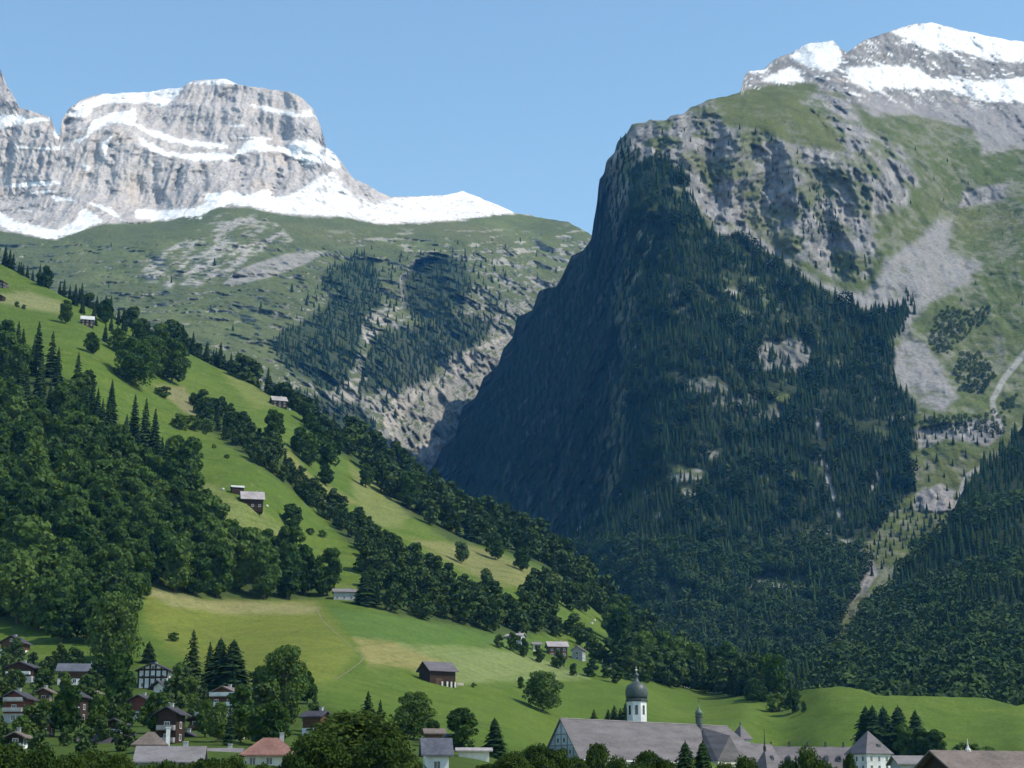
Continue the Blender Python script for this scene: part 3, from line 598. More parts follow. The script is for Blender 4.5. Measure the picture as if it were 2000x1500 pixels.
def conifer_crown(seed, wide=0.17, tiers=17, low=0.06, kids=10, droop=0.30, ragged=0.35, pw=0.75):
    rng = np.random.default_rng(seed)
    V, F = [], []
    for i in range(tiers):
        h = i / (tiers - 1)
        z = low + (0.97 - low) * h ** 0.92
        R = wide * (1 - h) ** pw * rng.uniform(0.85, 1.12) + 0.006
        nk = max(5, int(kids * (1 - 0.45 * h)))
        ph = rng.uniform(0, 6.28)
        for k in range(nk):
            t = ph + 6.283 * k / nk + rng.normal() * 0.16
            r = R * (1 - ragged * rng.uniform(0, 1)); dz = -droop * r * rng.uniform(0.6, 1.3)
            c, s = math.cos(t), math.sin(t); w = (0.34 * r + 0.006) * rng.uniform(0.7, 1.15)
            zz = z + rng.normal() * 0.008
            o = len(V)
            V += [(0, 0, zz + 0.028 + 0.05 * r), (c * r * 0.55 - s * w, s * r * 0.55 + c * w, zz + dz * 0.45), (c * r, s * r, zz + dz), (c * r * 0.55 + s * w, s * r * 0.55 - c * w, zz + dz * 0.45), (c * r * 0.6, s * r * 0.6, zz + dz * 0.3 + 0.012)]
            F += [(o, o + 1, o + 4), (o + 1, o + 2, o + 4), (o + 2, o + 3, o + 4), (o + 3, o, o + 4)]
            # hanging twigs
            for _ in range(2):
                q = rng.uniform(0.35, 0.95); o = len(V); e = rng.normal() * 0.3
                bx, by, bz = c * r * q, s * r * q, zz + dz * q * 0.8; l = 0.035 * rng.uniform(0.6, 1.3)
                V += [(bx, by, bz + 0.006), (bx - s * l * 0.5 + c * e * l, by + c * l * 0.5 + s * e * l, bz - l * 0.6), (bx + s * l * 0.5, by - c * l * 0.5, bz - l)]
                F.append((o, o + 1, o + 2))
    o = len(V)
    V += [(0, 0, 1.0), (0.006, 0, 0.93), (-0.004, 0.006, 0.93), (-0.004, -0.006, 0.93)]
    F += [(o, o + 1, o + 2), (o, o + 2, o + 3), (o, o + 3, o + 1)]
    return V, F

def make_conifer(name, seed, leafkind='needle', **kw):
    root = empty(name)
    mesh_obj('crown', *conifer_crown(seed, **kw), LEAF[leafkind], root)
    mesh_obj('trunk', *tube([(0, 0, -0.08), (0, 0, 0.05), (0, 0, 0.5), (0, 0, 0.96)], [0.018, 0.014, 0.009, 0.001], 6), bark, root)
    return root

def make_bush(name, seed, leafkind):
    root = empty(name)
    v, f, lobes = broad_crown(seed, 0.62, -0.05, 16, 900, 0.07, 1.0)
    mesh_obj('foliage', v, f, LEAF[leafkind], root)
    mesh_obj('stem', *join([tube([(0, 0, -0.15), (x * 0.4, y * 0.4, z * 0.5), (x, y, z)], [0.03, 0.02, 0.005], 5) for x, y, z, r in lobes[::4]]), bark, root)
    return root

PROTO = {
 'b_dark': [lambda n, s=s: make_broad(n, s, 'dark', wide=w, low=l) for s, w, l in ((11, .40, .08), (12, .34, .12), (13, .43, .06), (14, .30, .10), (15, .36, .08), (16, .32, .10))],
 'b_mid': [lambda n, s=s: make_broad(n, s, 'mid', wide=w, low=l) for s, w, l in ((21, .41, .08), (22, .34, .12), (23, .44, .06), (24, .30, .10))],
 'b_round': [lambda n: make_broad(n, 27, 'mid', detail=1.6, wide=.47, low=.10, nl=34)],
 'b_pale': [lambda n, s=s: make_broad(n, s, 'pale', wide=w, low=l) for s, w, l in ((31, .42, .10), (32, .36, .12))],
 'b_tall': [lambda n, s=s: make_broad(n, s, 'dark', wide=w, low=.08) for s, w in ((41, .27), (42, .24))],
 'b_near': [lambda n, s=s: make_broad(n, s, 'olive', detail=4.0, wide=w, low=.05, nl=44) for s, w in ((51, .50), (52, .44), (53, .40))],
 'b_big': [lambda n, s=s: make_broad(n, s, k, detail=2.6, wide=w, low=.07, nl=36) for s, w, k in ((61, .52, 'dark'), (62, .46, 'mid'))],
 'b_yellow': [lambda n: make_broad(n, 71, 'yellow', wide=.5, low=.1)],
 'c_dark': [lambda n, s=s: make_conifer(n, s, wide=w, low=l) for s, w, l in ((81, .17, .06), (82, .20, .05), (83, .145, .08), (84, .22, .05))],
 'c_big': [lambda n, s=s: make_conifer(n, s, wide=w, low=.05, tiers=24, kids=15, pw=0.62) for s, w in ((91, .29), (92, .34))],
 'c_larch': [lambda n: make_conifer(n, 95, 'larch', wide=.20, low=.12, kids=9, ragged=.5)],
 'bush': [lambda n, s=s: make_bush(n, s, k) for s, k in ((101, 'dark'), (102, 'mid'))],
}
NAMES = {'b': 'broadleaf_tree', 'c': 'conifer_tree'}
_made = {}
def plant(kind, loc, h, label, group=None, rng=random.Random(5), sx=1.0):
    nm = 'bush' if kind == 'bush' else NAMES[kind[0]]
    i = rng.randrange(len(PROTO[kind]))
    key = (kind, i)
    if key not in _made:
        r = PROTO[kind][i](nm); _made[key] = r
    else:
        src = _made[key]
        r = src.copy(); COL.objects.link(r)
        for ch in src.children:
            c = ch.copy(); COL.objects.link(c); c.parent = r
    r.location = tuple(loc); r.rotation_euler = (0, 0, rng.uniform(0, 6.28)); r.scale = (h * sx, h * sx, h)
    if 'group' in r.keys(): del r['group']
    tag(r, label, 'bush' if nm == 'bush' else 'tree', group)
    return r

def scatter(poly, form, spacing, seed, hmean=22, limit=100000):
    """points inside a surveyed outline, thinned to about `spacing` metres across the sight line"""
    rng = np.random.default_rng(seed)
    p = np.array(poly); lo, hi = p.min(0), p.max(0)
    area = (hi[0] - lo[0]) * (hi[1] - lo[1])
    n = int(min(60000, area / 8))
    c = rng.uniform(lo, hi, (n, 2))
    c = c[pdist(poly, c[:, 0], c[:, 1]) > 0]
    P = form.at(c[:, 0], c[:, 1]) if len(c) < 3000 else fast_at(form, c)
    bins, keep = {}, []
    for k in range(len(c)):
        m = P[k, 1] / FOC
        sx, sy = spacing / m, spacing * 0.62 / m
        bx, by = int(c[k, 0] // 12), int(c[k, 1] // 12); ok = True
        rx, ry = int(sx // 12) + 1, int(sy // 12) + 1
        for i in range(bx - rx, bx + rx + 1):
            for j in range(by - ry, by + ry + 1):
                for q in bins.get((i, j), ()):
                    if ((c[k, 0] - q[0]) / sx) ** 2 + ((c[k, 1] - q[1]) / sy) ** 2 < 1: ok = False; break
                if not ok: break
            if not ok: break
        if ok:
            bins.setdefault((bx, by), []).append(c[k]); keep.append(k)
        if len(keep) >= limit: break
    return c[keep], P[keep]

def fast_at(form, c):
    """nearest grid column, linear along it"""
    i = np.clip(np.round((c[:, 0] - form.xs[0]) / (form.xs[1] - form.xs[0])).astype(int), 0, len(form.xs) - 1)
    out = np.zeros((len(c), 3))
    for q in np.unique(i):
        k = np.where(i == q)[0]
        for a in range(3): out[k, a] = np.interp(-c[k, 1], -form.Y[:, q], form.P[:, q, a])
    return out

# ---- single trees that can be told apart: (kind, photo x, photo y of the foot, height in photo px, label, width factor)
def spot(px, py, D=None):
    if D is None: return A.at(px, py)[0]
    a, b = sight(px, py)
    return np.array([float(a) * D, D, A.on(px, D)])
def metres(hpx, D): return hpx * D / FOC * 1.05
SINGLES = [
 ('b_round', 1060, 1390, 74, 'round lone broadleaf tree on the meadow left of the abbey', 1.0), ('b_mid', 1018, 1346, 24, 'small tree just behind the round lone meadow tree', 0.9),
 ('bush', 925, 1343, 10, 'small dark bush on the grass right of the meadow barn', 1), ('b_tall', 570, 1036, 52, 'slim lone tree on the hill meadow below the grey-roofed farmhouse', 1.3),
 ('bush', 606, 1044, 13, 'left one of two bushes below the slim lone hill tree', 1.2), ('bush', 630, 1050, 15, 'right one of two bushes beside the slim lone hill tree', 1),
 ('bush', 338, 1252, 17, 'single bush on the bright grass above the half-timbered chalet', 1.2), ('b_pale', 900, 1100, 42, 'pale round tree alone on the tan meadow patch', 0.9),
 ('b_dark', 967, 1093, 52, 'dark tree at the upper edge of the tan meadow', 0.9), ('b_dark', 1018, 1115, 46, 'dark tree at the right edge of the tan meadow', 1.0), ('b_pale', 948, 1142, 32, 'small pale tree low on the tan meadow patch', 0.9),
 ('b_dark', 128, 632, 48, 'tree left of the metal-roofed hut high on the hill', 0.8), ('b_dark', 178, 690, 42, 'tree below the metal-roofed hut high on the hill', 1.0), ('b_dark', 205, 632, 50, 'tree right of the metal-roofed hut high on the hill', 0.9),
 ('b_big', 258, 752, 92, 'large round tree in the middle of the upper hill meadow', 1.0), ('b_dark', 335, 748, 88, 'tall tree right of the large round hill meadow tree', 1.0), ('b_dark', 296, 735, 80, 'tree squeezed between two large trees on the upper meadow', 1.0), ('b_dark', 310, 690, 60, 'tree behind the large trees of the upper meadow', 1.0), ('b_dark', 275, 670, 50, 'tree above the large round tree on the upper hill', 1.0), ('b_dark', 230, 690, 50, 'bushy tree above left of the large round hill tree', 1),
 ('bush', 318, 776, 22, 'low bush on the brown patch below the large hill trees', 1.3), ('bush', 350, 838, 30, 'left end of the dark hedge on the middle hill meadow', 1.2), ('bush', 375, 840, 28, 'middle bush of the dark hedge on the middle hill meadow', 1.3), ('bush', 400, 842, 26, 'right end of the dark hedge on the middle hill meadow', 1.2),
 ('b_dark', 532, 876, 76, 'tree below the small chalet near the hill crest', 0.85), ('b_dark', 606, 842, 36, 'tree at the crest meadow right of the small chalet', 1), ('b_dark', 636, 948, 40, 'round tree on the steep meadow above the hedge trees', 1), ('b_dark', 714, 952, 48, 'tree on the steep tan meadow near the crest wood', 0.8),
 ('b_dark', 640, 918, 70, 'right tree of the clump on the steep meadow', 0.9), ('b_dark', 605, 912, 68, 'left tree of the clump on the steep meadow', 0.9), ('b_dark', 585, 888, 55, 'upper left tree of the clump on the steep meadow', 0.9), ('b_dark', 655, 885, 52, 'upper right tree of the clump on the steep meadow', 0.9), ('b_dark', 622, 875, 45, 'back tree of the clump on the steep meadow', 1),
 ('b_mid', 372, 965, 110, 'tall pale-topped tree at the tip of the left wood', 0.8), ('b_dark', 345, 950, 100, 'dark tree at the right tip of the left wood', 0.8),
 ('b_big', 225, 1300, 135, 'tall bushy tree at the right end of the wood above the village', 0.78), ('b_dark', 180, 1258, 85, 'tree behind the long grey-roofed house', 1), ('b_dark', 120, 1255, 85, 'dark tree above the long grey-roofed house', 1), ('b_dark', 75, 1230, 75, 'dark tree on the meadow edge above the left gable house', 1.1),
 ('c_big', 290, 1295, 42, 'small conifer above the half-timbered chalet', 1.1), ('c_larch', 375, 1325, 92, 'loose feathery larch above the village', 1.1), ('c_dark', 408, 1335, 78, 'slim conifer left of the dark twin conifers', 1.0), ('c_big', 428, 1345, 96, 'left one of the dark twin conifers in the village', 0.85), ('c_big', 454, 1345, 92, 'right one of the dark twin conifers in the village', 1.05),
 ('b_big', 555, 1385, 118, 'large spreading broadleaf tree in the middle of the village', 0.86), ('b_dark', 510, 1375, 70, 'left flank tree of the large village broadleaf', 1), ('b_dark', 600, 1375, 62, 'right flank tree of the large village broadleaf', 0.9),
 ('b_dark', 232, 1400, 118, 'dark tall tree left of the half-timbered chalet', 0.72), ('b_dark', 130, 1440, 95, 'dark tree in front of the white-balconied chalet', 0.9), ('b_mid', 190, 1440, 80, 'tree right of the white-balconied chalet', 0.8), ('b_dark', 85, 1430, 62, 'dark tree right of the red chalet', 0.9),
 ('b_mid', 40, 1460, 60, 'tree under the red chalet at the left edge', 1), ('b_mid', 350, 1345, 50, 'tree right of the half-timbered chalet', 0.9), ('b_mid', 370, 1375, 52, 'tree between the half-timbered chalet and the twin conifers', 1), ('b_mid', 425, 1450, 75, 'tree in front of the cream balcony chalet', 0.85), ('b_mid', 470, 1450, 70, 'tree right in front of the cream balcony chalet', 0.9), ('b_mid', 505, 1455, 70, 'mid green tree left of the dark slate roof', 1), ('b_dark', 545, 1450, 62, 'dark tree under the large village broadleaf', 1), ('b_dark', 400, 1440, 70, 'dark tree right of the balcony chalet', 0.8),
 ('b_mid', 280, 1420, 40, 'young tree beside the red and white gable house', 0.9), ('b_mid', 245, 1430, 55, 'bright tree left of the white chimney', 0.9), ('bush', 380, 1390, 26, 'bush beside the small bright lawn in the village', 1.2), ('b_dark', 35, 1345, 36, 'tree between the left gable houses', 1), ('b_mid', 85, 1345, 38, 'tree beside the flat balcony house', 1), ('b_mid', 125, 1352, 40, 'bush-like tree before the long grey-roofed house', 1), ('b_mid', 165, 1358, 40, 'bushy tree in front of the white wall of the long house', 1),
 ('c_dark', 718, 1425, 72, 'pointed conifer behind the big foreground tree', 1.25), ('c_dark', 742, 1440, 70, 'narrow conifer right of the pointed conifer', 0.9), ('b_big', 808, 1445, 88, 'dark round tree left of the white cube house', 0.92), ('b_dark', 845, 1455, 48, 'small tree right of the dark round tree', 0.8), ('b_tall', 900, 1465, 78, 'egg-shaped dark tree right of the white cube house', 1.25), ('c_big', 966, 1480, 74, 'conical dark tree left of the abbey gable', 0.95),
 ('c_dark', 1160, 1412, 26, 'tiny lone spruce behind the abbey roof', 1.6), ('c_dark', 1188, 1412, 26, 'first spruce of the row behind the abbey roof', 1.6), ('c_dark', 1200, 1412, 34, 'second spruce of the row behind the abbey roof', 1.6), ('c_dark', 1212, 1412, 28, 'third spruce of the row behind the abbey roof', 1.6), ('c_dark', 1222, 1412, 38, 'tallest spruce beside the abbey tower', 1.6),
 ('c_big', 1694, 1476, 92, 'leftmost spruce of the group behind the pavilion', 0.95), ('c_big', 1708, 1480, 96, 'second spruce of the group behind the pavilion', 0.85), ('c_big', 1729, 1480, 94, 'middle spruce of the group behind the pavilion', 0.95), ('c_big', 1758, 1478, 94, 'broad spruce right of the middle of the pavilion group', 1.0), ('c_big', 1792, 1482, 90, 'rightmost spruce of the group behind the pavilion', 0.9),
 ('b_mid', 1768, 1488, 70, 'broadleaf tree among the spruces behind the pavilion', 0.8), ('b_dark', 1800, 1490, 60, 'dark broadleaf under the rightmost spruce', 1.0), ('b_dark', 1830, 1490, 62, 'broadleaf right of the spruces behind the pavilion', 1), ('bush', 1880, 1476, 24, 'bush left in the row above the dark barn roof', 1.3), ('bush', 1905, 1476, 22, 'middle bush in the row above the dark barn roof', 1.3), ('bush', 1930, 1476, 18, 'right bush in the row above the dark barn roof', 1.3),
 ('b_dark', 1548, 1393, 46, 'dark tree at the foot of the green knoll', 1), ('bush', 1520, 1390, 34, 'dark bush left of the tree under the green knoll', 1.2), ('b_dark', 1472, 1372, 44, 'dark round tree at the end of the wood above the abbey', 1), ('b_mid', 1570, 1392, 22, 'small tree right of the dark tree under the knoll', 0.8),
 ('b_yellow', 1337, 1335, 26, 'yellow-leaved tree at the wood edge above the abbey', 0.9),
 ('c_big', 713, 1182, 68, 'broad cone-shaped tree at the top of the big meadow', 0.95), ('c_dark', 737, 1180, 44, 'narrow conifer right of the broad cone-shaped tree', 0.9),
 ('bush', 400, 848, 9, 'dark speck of a bush high on the steep bright pasture', 1), ('bush', 418, 876, 9, 'second small bush down the steep bright pasture', 1), ('bush', 392, 894, 11, 'third small bush on the steep bright pasture', 1), ('bush', 443, 895, 8, 'fourth tiny bush on the steep bright pasture', 1.2),
 ('bush', 332, 958, 13, 'small bush on the olive slope under the left wood tip', 1), ('bush', 385, 962, 18, 'dark bush on the olive slope near the wood tip', 1), ('bush', 32, 600, 12, 'left one of two bushes on the pale top pasture', 1), ('bush', 46, 604, 10, 'right one of two bushes on the pale top pasture', 1),
]
# broadleaf trees of the near foreground (the eye looks over them)
NEAR = [
 (690, 1510, 1392, 205, 235, 'huge olive-green broadleaf filling the bottom centre left'), (625, 1530, 1432, 120, 215, 'olive tree at the left foot of the huge foreground tree'), (748, 1530, 1440, 110, 215, 'olive tree at the right foot of the huge foreground tree'), (775, 1530, 1455, 70, 300, 'leafy tree left of the white cube house'),
 (20, 1540, 1452, 110, 190, 'olive treetop in the bottom left corner'), (85, 1540, 1462, 90, 175, 'second olive treetop from the bottom left corner'), (140, 1540, 1472, 80, 180, 'olive treetop under the dark violet roof'), (195, 1540, 1462, 90, 200, 'olive treetop left of the hip-roofed brown house'), (240, 1540, 1470, 60, 190, 'olive treetop touching the brown hip roof'), (330, 1545, 1484, 70, 160, 'olive treetop below the long grey roof'),
 (400, 1545, 1480, 90, 165, 'olive treetop between the grey roof and the red roof'), (455, 1545, 1478, 80, 180, 'olive treetop left of the red-brown roof'), (515, 1548, 1490, 70, 170, 'low olive treetop under the red-brown roof'), (570, 1540, 1474, 70, 190, 'olive treetop right of the red-brown roof'),
 (1005, 1540, 1468, 70, 260, 'treetop left of the abbey gable'), (1045, 1540, 1455, 75, 280, 'olive treetop touching the abbey gable'), (1085, 1540, 1462, 70, 280, 'dark treetop in front of the abbey gable'), (1125, 1540, 1478, 70, 260, 'low treetop below the abbey gable'), (1168, 1540, 1452, 66, 270, 'yellowish treetop in front of the abbey roof'), (1210, 1545, 1480, 60, 260, 'low treetop below the white abbey eaves'), (1262, 1540, 1466, 70, 270, 'olive treetop in front of the abbey eaves'), (1300, 1545, 1480, 50, 270, 'small olive treetop left of the dark abbey conifers'),
 (1455, 1545, 1478, 60, 280, 'leafy treetop below the abbey choir roof'), (1580, 1540, 1463, 66, 300, 'dark leafy treetop in front of the long abbey wing'), (1540, 1545, 1482, 50, 300, 'low treetop left in front of the long abbey wing'), (1657, 1545, 1470, 30, 300, 'slim treetop beside the pavilion wall'), (800, 1540, 1484, 60, 290, 'low treetop at the white cube house corner'), (950, 1545, 1490, 50, 300, 'low treetop right of the small lawn'), (985, 1545, 1478, 50, 280, 'treetop below the conical dark tree')]
NEAR += [(50, 1540, 1476, 90, 205, 'low bright shrub tree between the bottom left treetops'), (112, 1545, 1480, 80, 195, 'third olive treetop along the bottom left edge'), (168, 1545, 1484, 80, 190, 'low treetop below the violet roof'), (290, 1550, 1492, 70, 170, 'lowest treetop below the brown hip roof'), (365, 1550, 1488, 70, 170, 'treetop below the right half of the long grey roof'), (1065, 1545, 1480, 60, 250, 'low tree between the two abbey gable treetops'), (1240, 1545, 1488, 60, 255, 'low treetop before the middle of the abbey'), (1420, 1545, 1490, 60, 270, 'low treetop right of the abbey conifers'), (1615, 1548, 1486, 50, 290, 'low treetop between the wing and the pavilion')]
NEARCON = [(1338, 1545, 1445, 80, 270, 'left one of the dark conifers before the abbey transept'), (1372, 1545, 1446, 75, 275, 'right one of the dark conifers before the abbey transept')]
random.seed(4)
for kind, px, py, h, lab, sx in SINGLES:
    p = spot(px, py); plant(kind, p - np.array([0, 0, 0.2]), metres(h, p[1]), lab, None, sx=sx * (1.4 if kind[0] == 'c' else 1.1))
for i, (px, _, ty, w, D, lab) in enumerate(NEAR):
    a, b = sight(px, ty); g = A.on(px, D); top = EYE + float(b) * D; h = max(4.0, top - g)
    plant('b_near', (float(a) * D, D, g - 0.2), h * 1.02, lab, None, sx=w * D / FOC / h / 0.86 * 1.25)
for i, (px, _, ty, w, D, lab) in enumerate(NEARCON):
    a, b = sight(px, ty); g = A.on(px, D); top = EYE + float(b) * D; h = top - g
    plant('c_big', (float(a) * D, D, g - 0.2), h * 1.02, lab, None, sx=w * D / FOC / h / 0.5)

# ---- trees of the woods
# ground in front of the houses stays open
FRONTS = [(-6, 51, 1279), (4, 72, 1334), (103, 202, 1338), (262, 336, 1346), (284, 348, 1376), (240, 308, 1406), (-6, 60, 1412), (294, 362, 1452), (398, 484, 1400), (112, 168, 1410), (580, 648, 1440), (645, 696, 1172), (1322, 1352, 1342), (1443, 1484, 1352)]
woodlist = []   # (kind, point, height, label, group, apparent size)
rr = random.Random(9)
def wood(poly, spacing, seed, kinds, h, lab, grp, clear=0.0):
    c, P = scatter(poly, A, spacing, seed)
    for (px, py), p in zip(c, P):
        if any(x0 - 6 < px < x1 + 6 and by - 8 < py < by + 11 for x0, x1, by in FRONTS): continue
        k = rr.choice(kinds(px, py) if callable(kinds) else kinds); hh = h * rr.uniform(0.72, 1.2) * (1.02 if k[0] == 'c' else 1.0)
        woodlist.append((k, p, hh, lab % ('conifer' if k[0] == 'c' else 'broadleaf tree'), grp % ('conifers' if k[0] == 'c' else 'broadleaf trees'), hh / p[1]))
wood(WOODS['left'], 8.6, 31, lambda x, y: ['c_dark', 'c_dark', 'c_dark', 'b_dark'] if y < 810 + 0.5 * x and x < 340 and y < 960 else ['b_dark', 'b_dark', 'b_mid', 'b_mid', 'b_tall'], 26, 'dark %s packed into the large wood on the left slope', '%s of the large left wood')
wood(WOODS['crest'], 8.6, 32, ['b_dark', 'b_dark', 'b_mid', 'b_mid', 'c_dark'], 24.5, '%s in the long wood along the hill crest', '%s of the crest wood')
wood(WOODS['band'], 5.6, 33, ['b_dark', 'b_mid', 'b_dark', 'b_mid', 'c_dark'], 13, '%s in the diagonal tree belt across the hill meadows', '%s of the diagonal belt')
wood(WOODS['lower'], 7.5, 34, ['b_dark', 'b_mid', 'b_dark', 'b_pale'], 16, '%s in the grove above the big meadow', '%s of the grove above the big meadow')
wood([(1035, 1165), (1060, 1150), (1100, 1175), (1185, 1185), (1180, 1205), (1100, 1195), (1040, 1200)], 8, 35, ['b_dark', 'b_mid'], 18, '%s in the row above the small green paddock', '%s above the small paddock')
wood([(965, 1262), (1000, 1268), (1085, 1296), (1150, 1318), (1230, 1328), (1225, 1340), (1150, 1330), (1080, 1308), (1000, 1282)], 7, 36, ['b_dark', 'b_mid', 'b_dark'], 9, 'low %s in the hedge below the hillside houses', '%s of the hedge below the houses')
wood([(1000, 1225), (1060, 1235), (1120, 1245), (1190, 1290), (1240, 1320), (1200, 1322), (1130, 1265), (1040, 1245)], 8, 37, ['b_dark', 'b_mid'], 14, '%s growing between the hillside houses', '%s between the hillside houses')
wood([(1225, 1300), (1330, 1296), (1420, 1324), (1505, 1354), (1485, 1369), (1400, 1359), (1330, 1347), (1250, 1337)], 8, 39, ['b_dark', 'b_mid', 'b_mid'], 19, '%s in the belt of wood behind the abbey meadow', '%s of the belt behind the abbey meadow')
wood([(-10, 1300), (100, 1290), (240, 1345), (380, 1350), (500, 1385), (640, 1395), (650, 1440), (560, 1470), (420, 1455), (340, 1440), (240, 1440), (100, 1450), (-10, 1460)], 7, 40, ['b_dark', 'b_mid', 'b_dark', 'b_mid', 'c_dark'], 9.0, '%s growing between the village houses', '%s between the village houses')
wood([(-10, 1452), (240, 1448), (250, 1490), (-10, 1495)], 5.5, 44, ['b_mid', 'b_dark', 'b_mid'], 5.5, 'low %s in the gardens at the bottom left', '%s of the bottom left gardens')
wood([(60, 1215), (160, 1262), (235, 1292), (262, 1200), (180, 1160), (100, 1180)], 10, 43, ['b_dark', 'b_mid', 'b_dark'], 20, '%s in the spur of wood just above the village lawn', '%s of the wood spur above the village')
def wood_line(line, step, h, lab, grp, kinds, jit=4):
    for (x0, y0), (x1, y1) in zip(line[:-1], line[1:]):
        n = max(1, int((x1 - x0) / step))
        for k in range(n):
            x = x0 + (x1 - x0) * k / n + rr.uniform(-jit, jit); y = y0 + (y1 - y0) * k / n + rr.uniform(-jit, jit)
            p = A.at(x, y)[0]; kk = rr.choice(kinds); hh = h * rr.uniform(0.65, 1.2)
            woodlist.append((kk, p, hh, lab % ('conifer' if kk[0] == 'c' else 'broadleaf tree'), grp % ('conifers' if kk[0] == 'c' else 'broadleaf trees'), hh / p[1]))
for dy in (0, -9, -20):
    wood_line([(1232, 1322 + dy), (1300, 1338 + dy), (1390, 1350 + dy), (1440, 1358 + dy), (1500, 1372 + dy * .6)], 9, 17, '%s in the belt of wood behind the abbey meadow', '%s of the belt behind the abbey meadow', ['b_dark', 'b_mid', 'b_mid', 'b_dark', 'c_dark'])
# conifers that stand along and just behind the crest of the hill
cx = np.array([p[0] for p in crestA], float); cyy = np.array([p[1] for p in crestA], float)
for x in np.arange(60, 640, 3.4):
    if x < 120 and rr.random() < 0.55: continue
    y = np.interp(x, cx, cyy); p = A.at(x, y + 1)[0]
    d = rr.uniform(2, 40); p = p + np.array([rr.uniform(-3, 3) + x / 1000 * 0, d, -d * 0.35])
    k = rr.choice(['c_dark', 'c_dark', 'c_dark', 'b_dark']); hh = (22 if x < 330 else 27) * rr.uniform(0.6, 1.15)
    woodlist.append((k, p, hh, ('%s standing along the open crest of the hill' % ('conifer' if k[0] == 'c' else 'broadleaf tree')), ('conifers' if k[0] == 'c' else 'broadleaf trees') + ' along the hill crest', hh / p[1]))
for x in np.arange(0, 60, 7):
    p = A.at(x, np.interp(x, cx, cyy) + 1)[0] + np.array([0, rr.uniform(3, 15), -3])
    woodlist.append(('c_dark', p, 23 * rr.uniform(0.7, 1.1), 'tall conifer in the small group at the top left of the crest', 'conifers at the top left of the crest', 1.0))
c, P = scatter([(130, 590), (170, 590), (250, 645), (250, 680), (210, 680), (190, 640)], A, 9, 38)
for p in P: woodlist.append(('c_dark', p, 20 * rr.uniform(.7, 1.1), 'conifer in the dark clump beside the metal-roofed hut', 'conifers beside the metal-roofed hut', 1.0))

woodlist.sort(key=lambda w: -w[5])
nb = sum(1 for s in SINGLES if s[0][0] == 'b' and s[0] != 'bush') + len(NEAR); nc = sum(1 for s in SINGLES if s[0][0] == 'c') + len(NEARCON)
rest = []
for w in woodlist:
    isb = w[0][0] == 'b'
    if (isb and nb < 300) or (not isb and nc < 300):
        if isb: nb += 1
        else: nc += 1
        plant(w[0], w[1] - np.array([0, 0, 0.3]), w[2], w[3], w[4])
    else: rest.append(w)
print('trees', nb, nc, 'rest', len(rest))

# ---- woods too dense to count: one mesh of small trees each
def small_conifer(seed, tiers=6, k=7, wide=0.17):
    rng = np.random.default_rng(seed); V, F = [], []
    for i in range(tiers):
        h = i / tiers; z0 = 0.02 + 0.9 * h; R = wide * (1 - h) ** 0.9 + 0.01; o = len(V); ph = rng.uniform(0, 6)
        V.append((0, 0, min(1.0, z0 + 0.26)))
        for j in range(2 * k):
            r = R * (rng.uniform(0.85, 1.15) if j % 2 == 0 else 0.5); t = ph + math.pi * j / k
            V.append((r * math.cos(t), r * math.sin(t), z0 - (0.05 if j % 2 == 0 else -0.02)))
        for j in range(2 * k): F.append((o, o + 1 + j, o + 1 + (j + 1) % (2 * k)))
    return np.array(V), np.array(F)

def small_broad(seed, n=230, wide=0.46):
    rng = np.random.default_rng(seed)
    d = rng.normal(size=(n, 3)); d /= np.linalg.norm(d, axis=1)[:, None]
    lump = 1 + 0.42 * perlin(d[:, 0] * 2.2, d[:, 1] * 2.2, d[:, 2] * 2.2, seed) + rng.uniform(-.12, .06, n)
    cen = d * np.array([wide, wide, 0.46]) * lump[:, None] * 0.9 + np.array([0, 0, 0.5])
    v, f = leaves(cen, d, 0.085, rng, 0.5)
    return v, np.concatenate([f[:, [0, 1, 2]], f[:, [0, 2, 3]]])

def forest_mat(name, c0, c1):
    m, nt, b = mat(name)
    at = nt.nodes.new('ShaderNodeAttribute'); at.attribute_name = 'shade'
    tc = nt.nodes.new('ShaderNodeTexCoord')
    c = mixrgb(nt, c0, c1, at.outputs['Fac'])
    nt.links.new(c, b.inputs['Base Color']); b.inputs['Roughness'].default_value = 1.0; b.inputs['Specular IOR Level'].default_value = 0.0
    return m

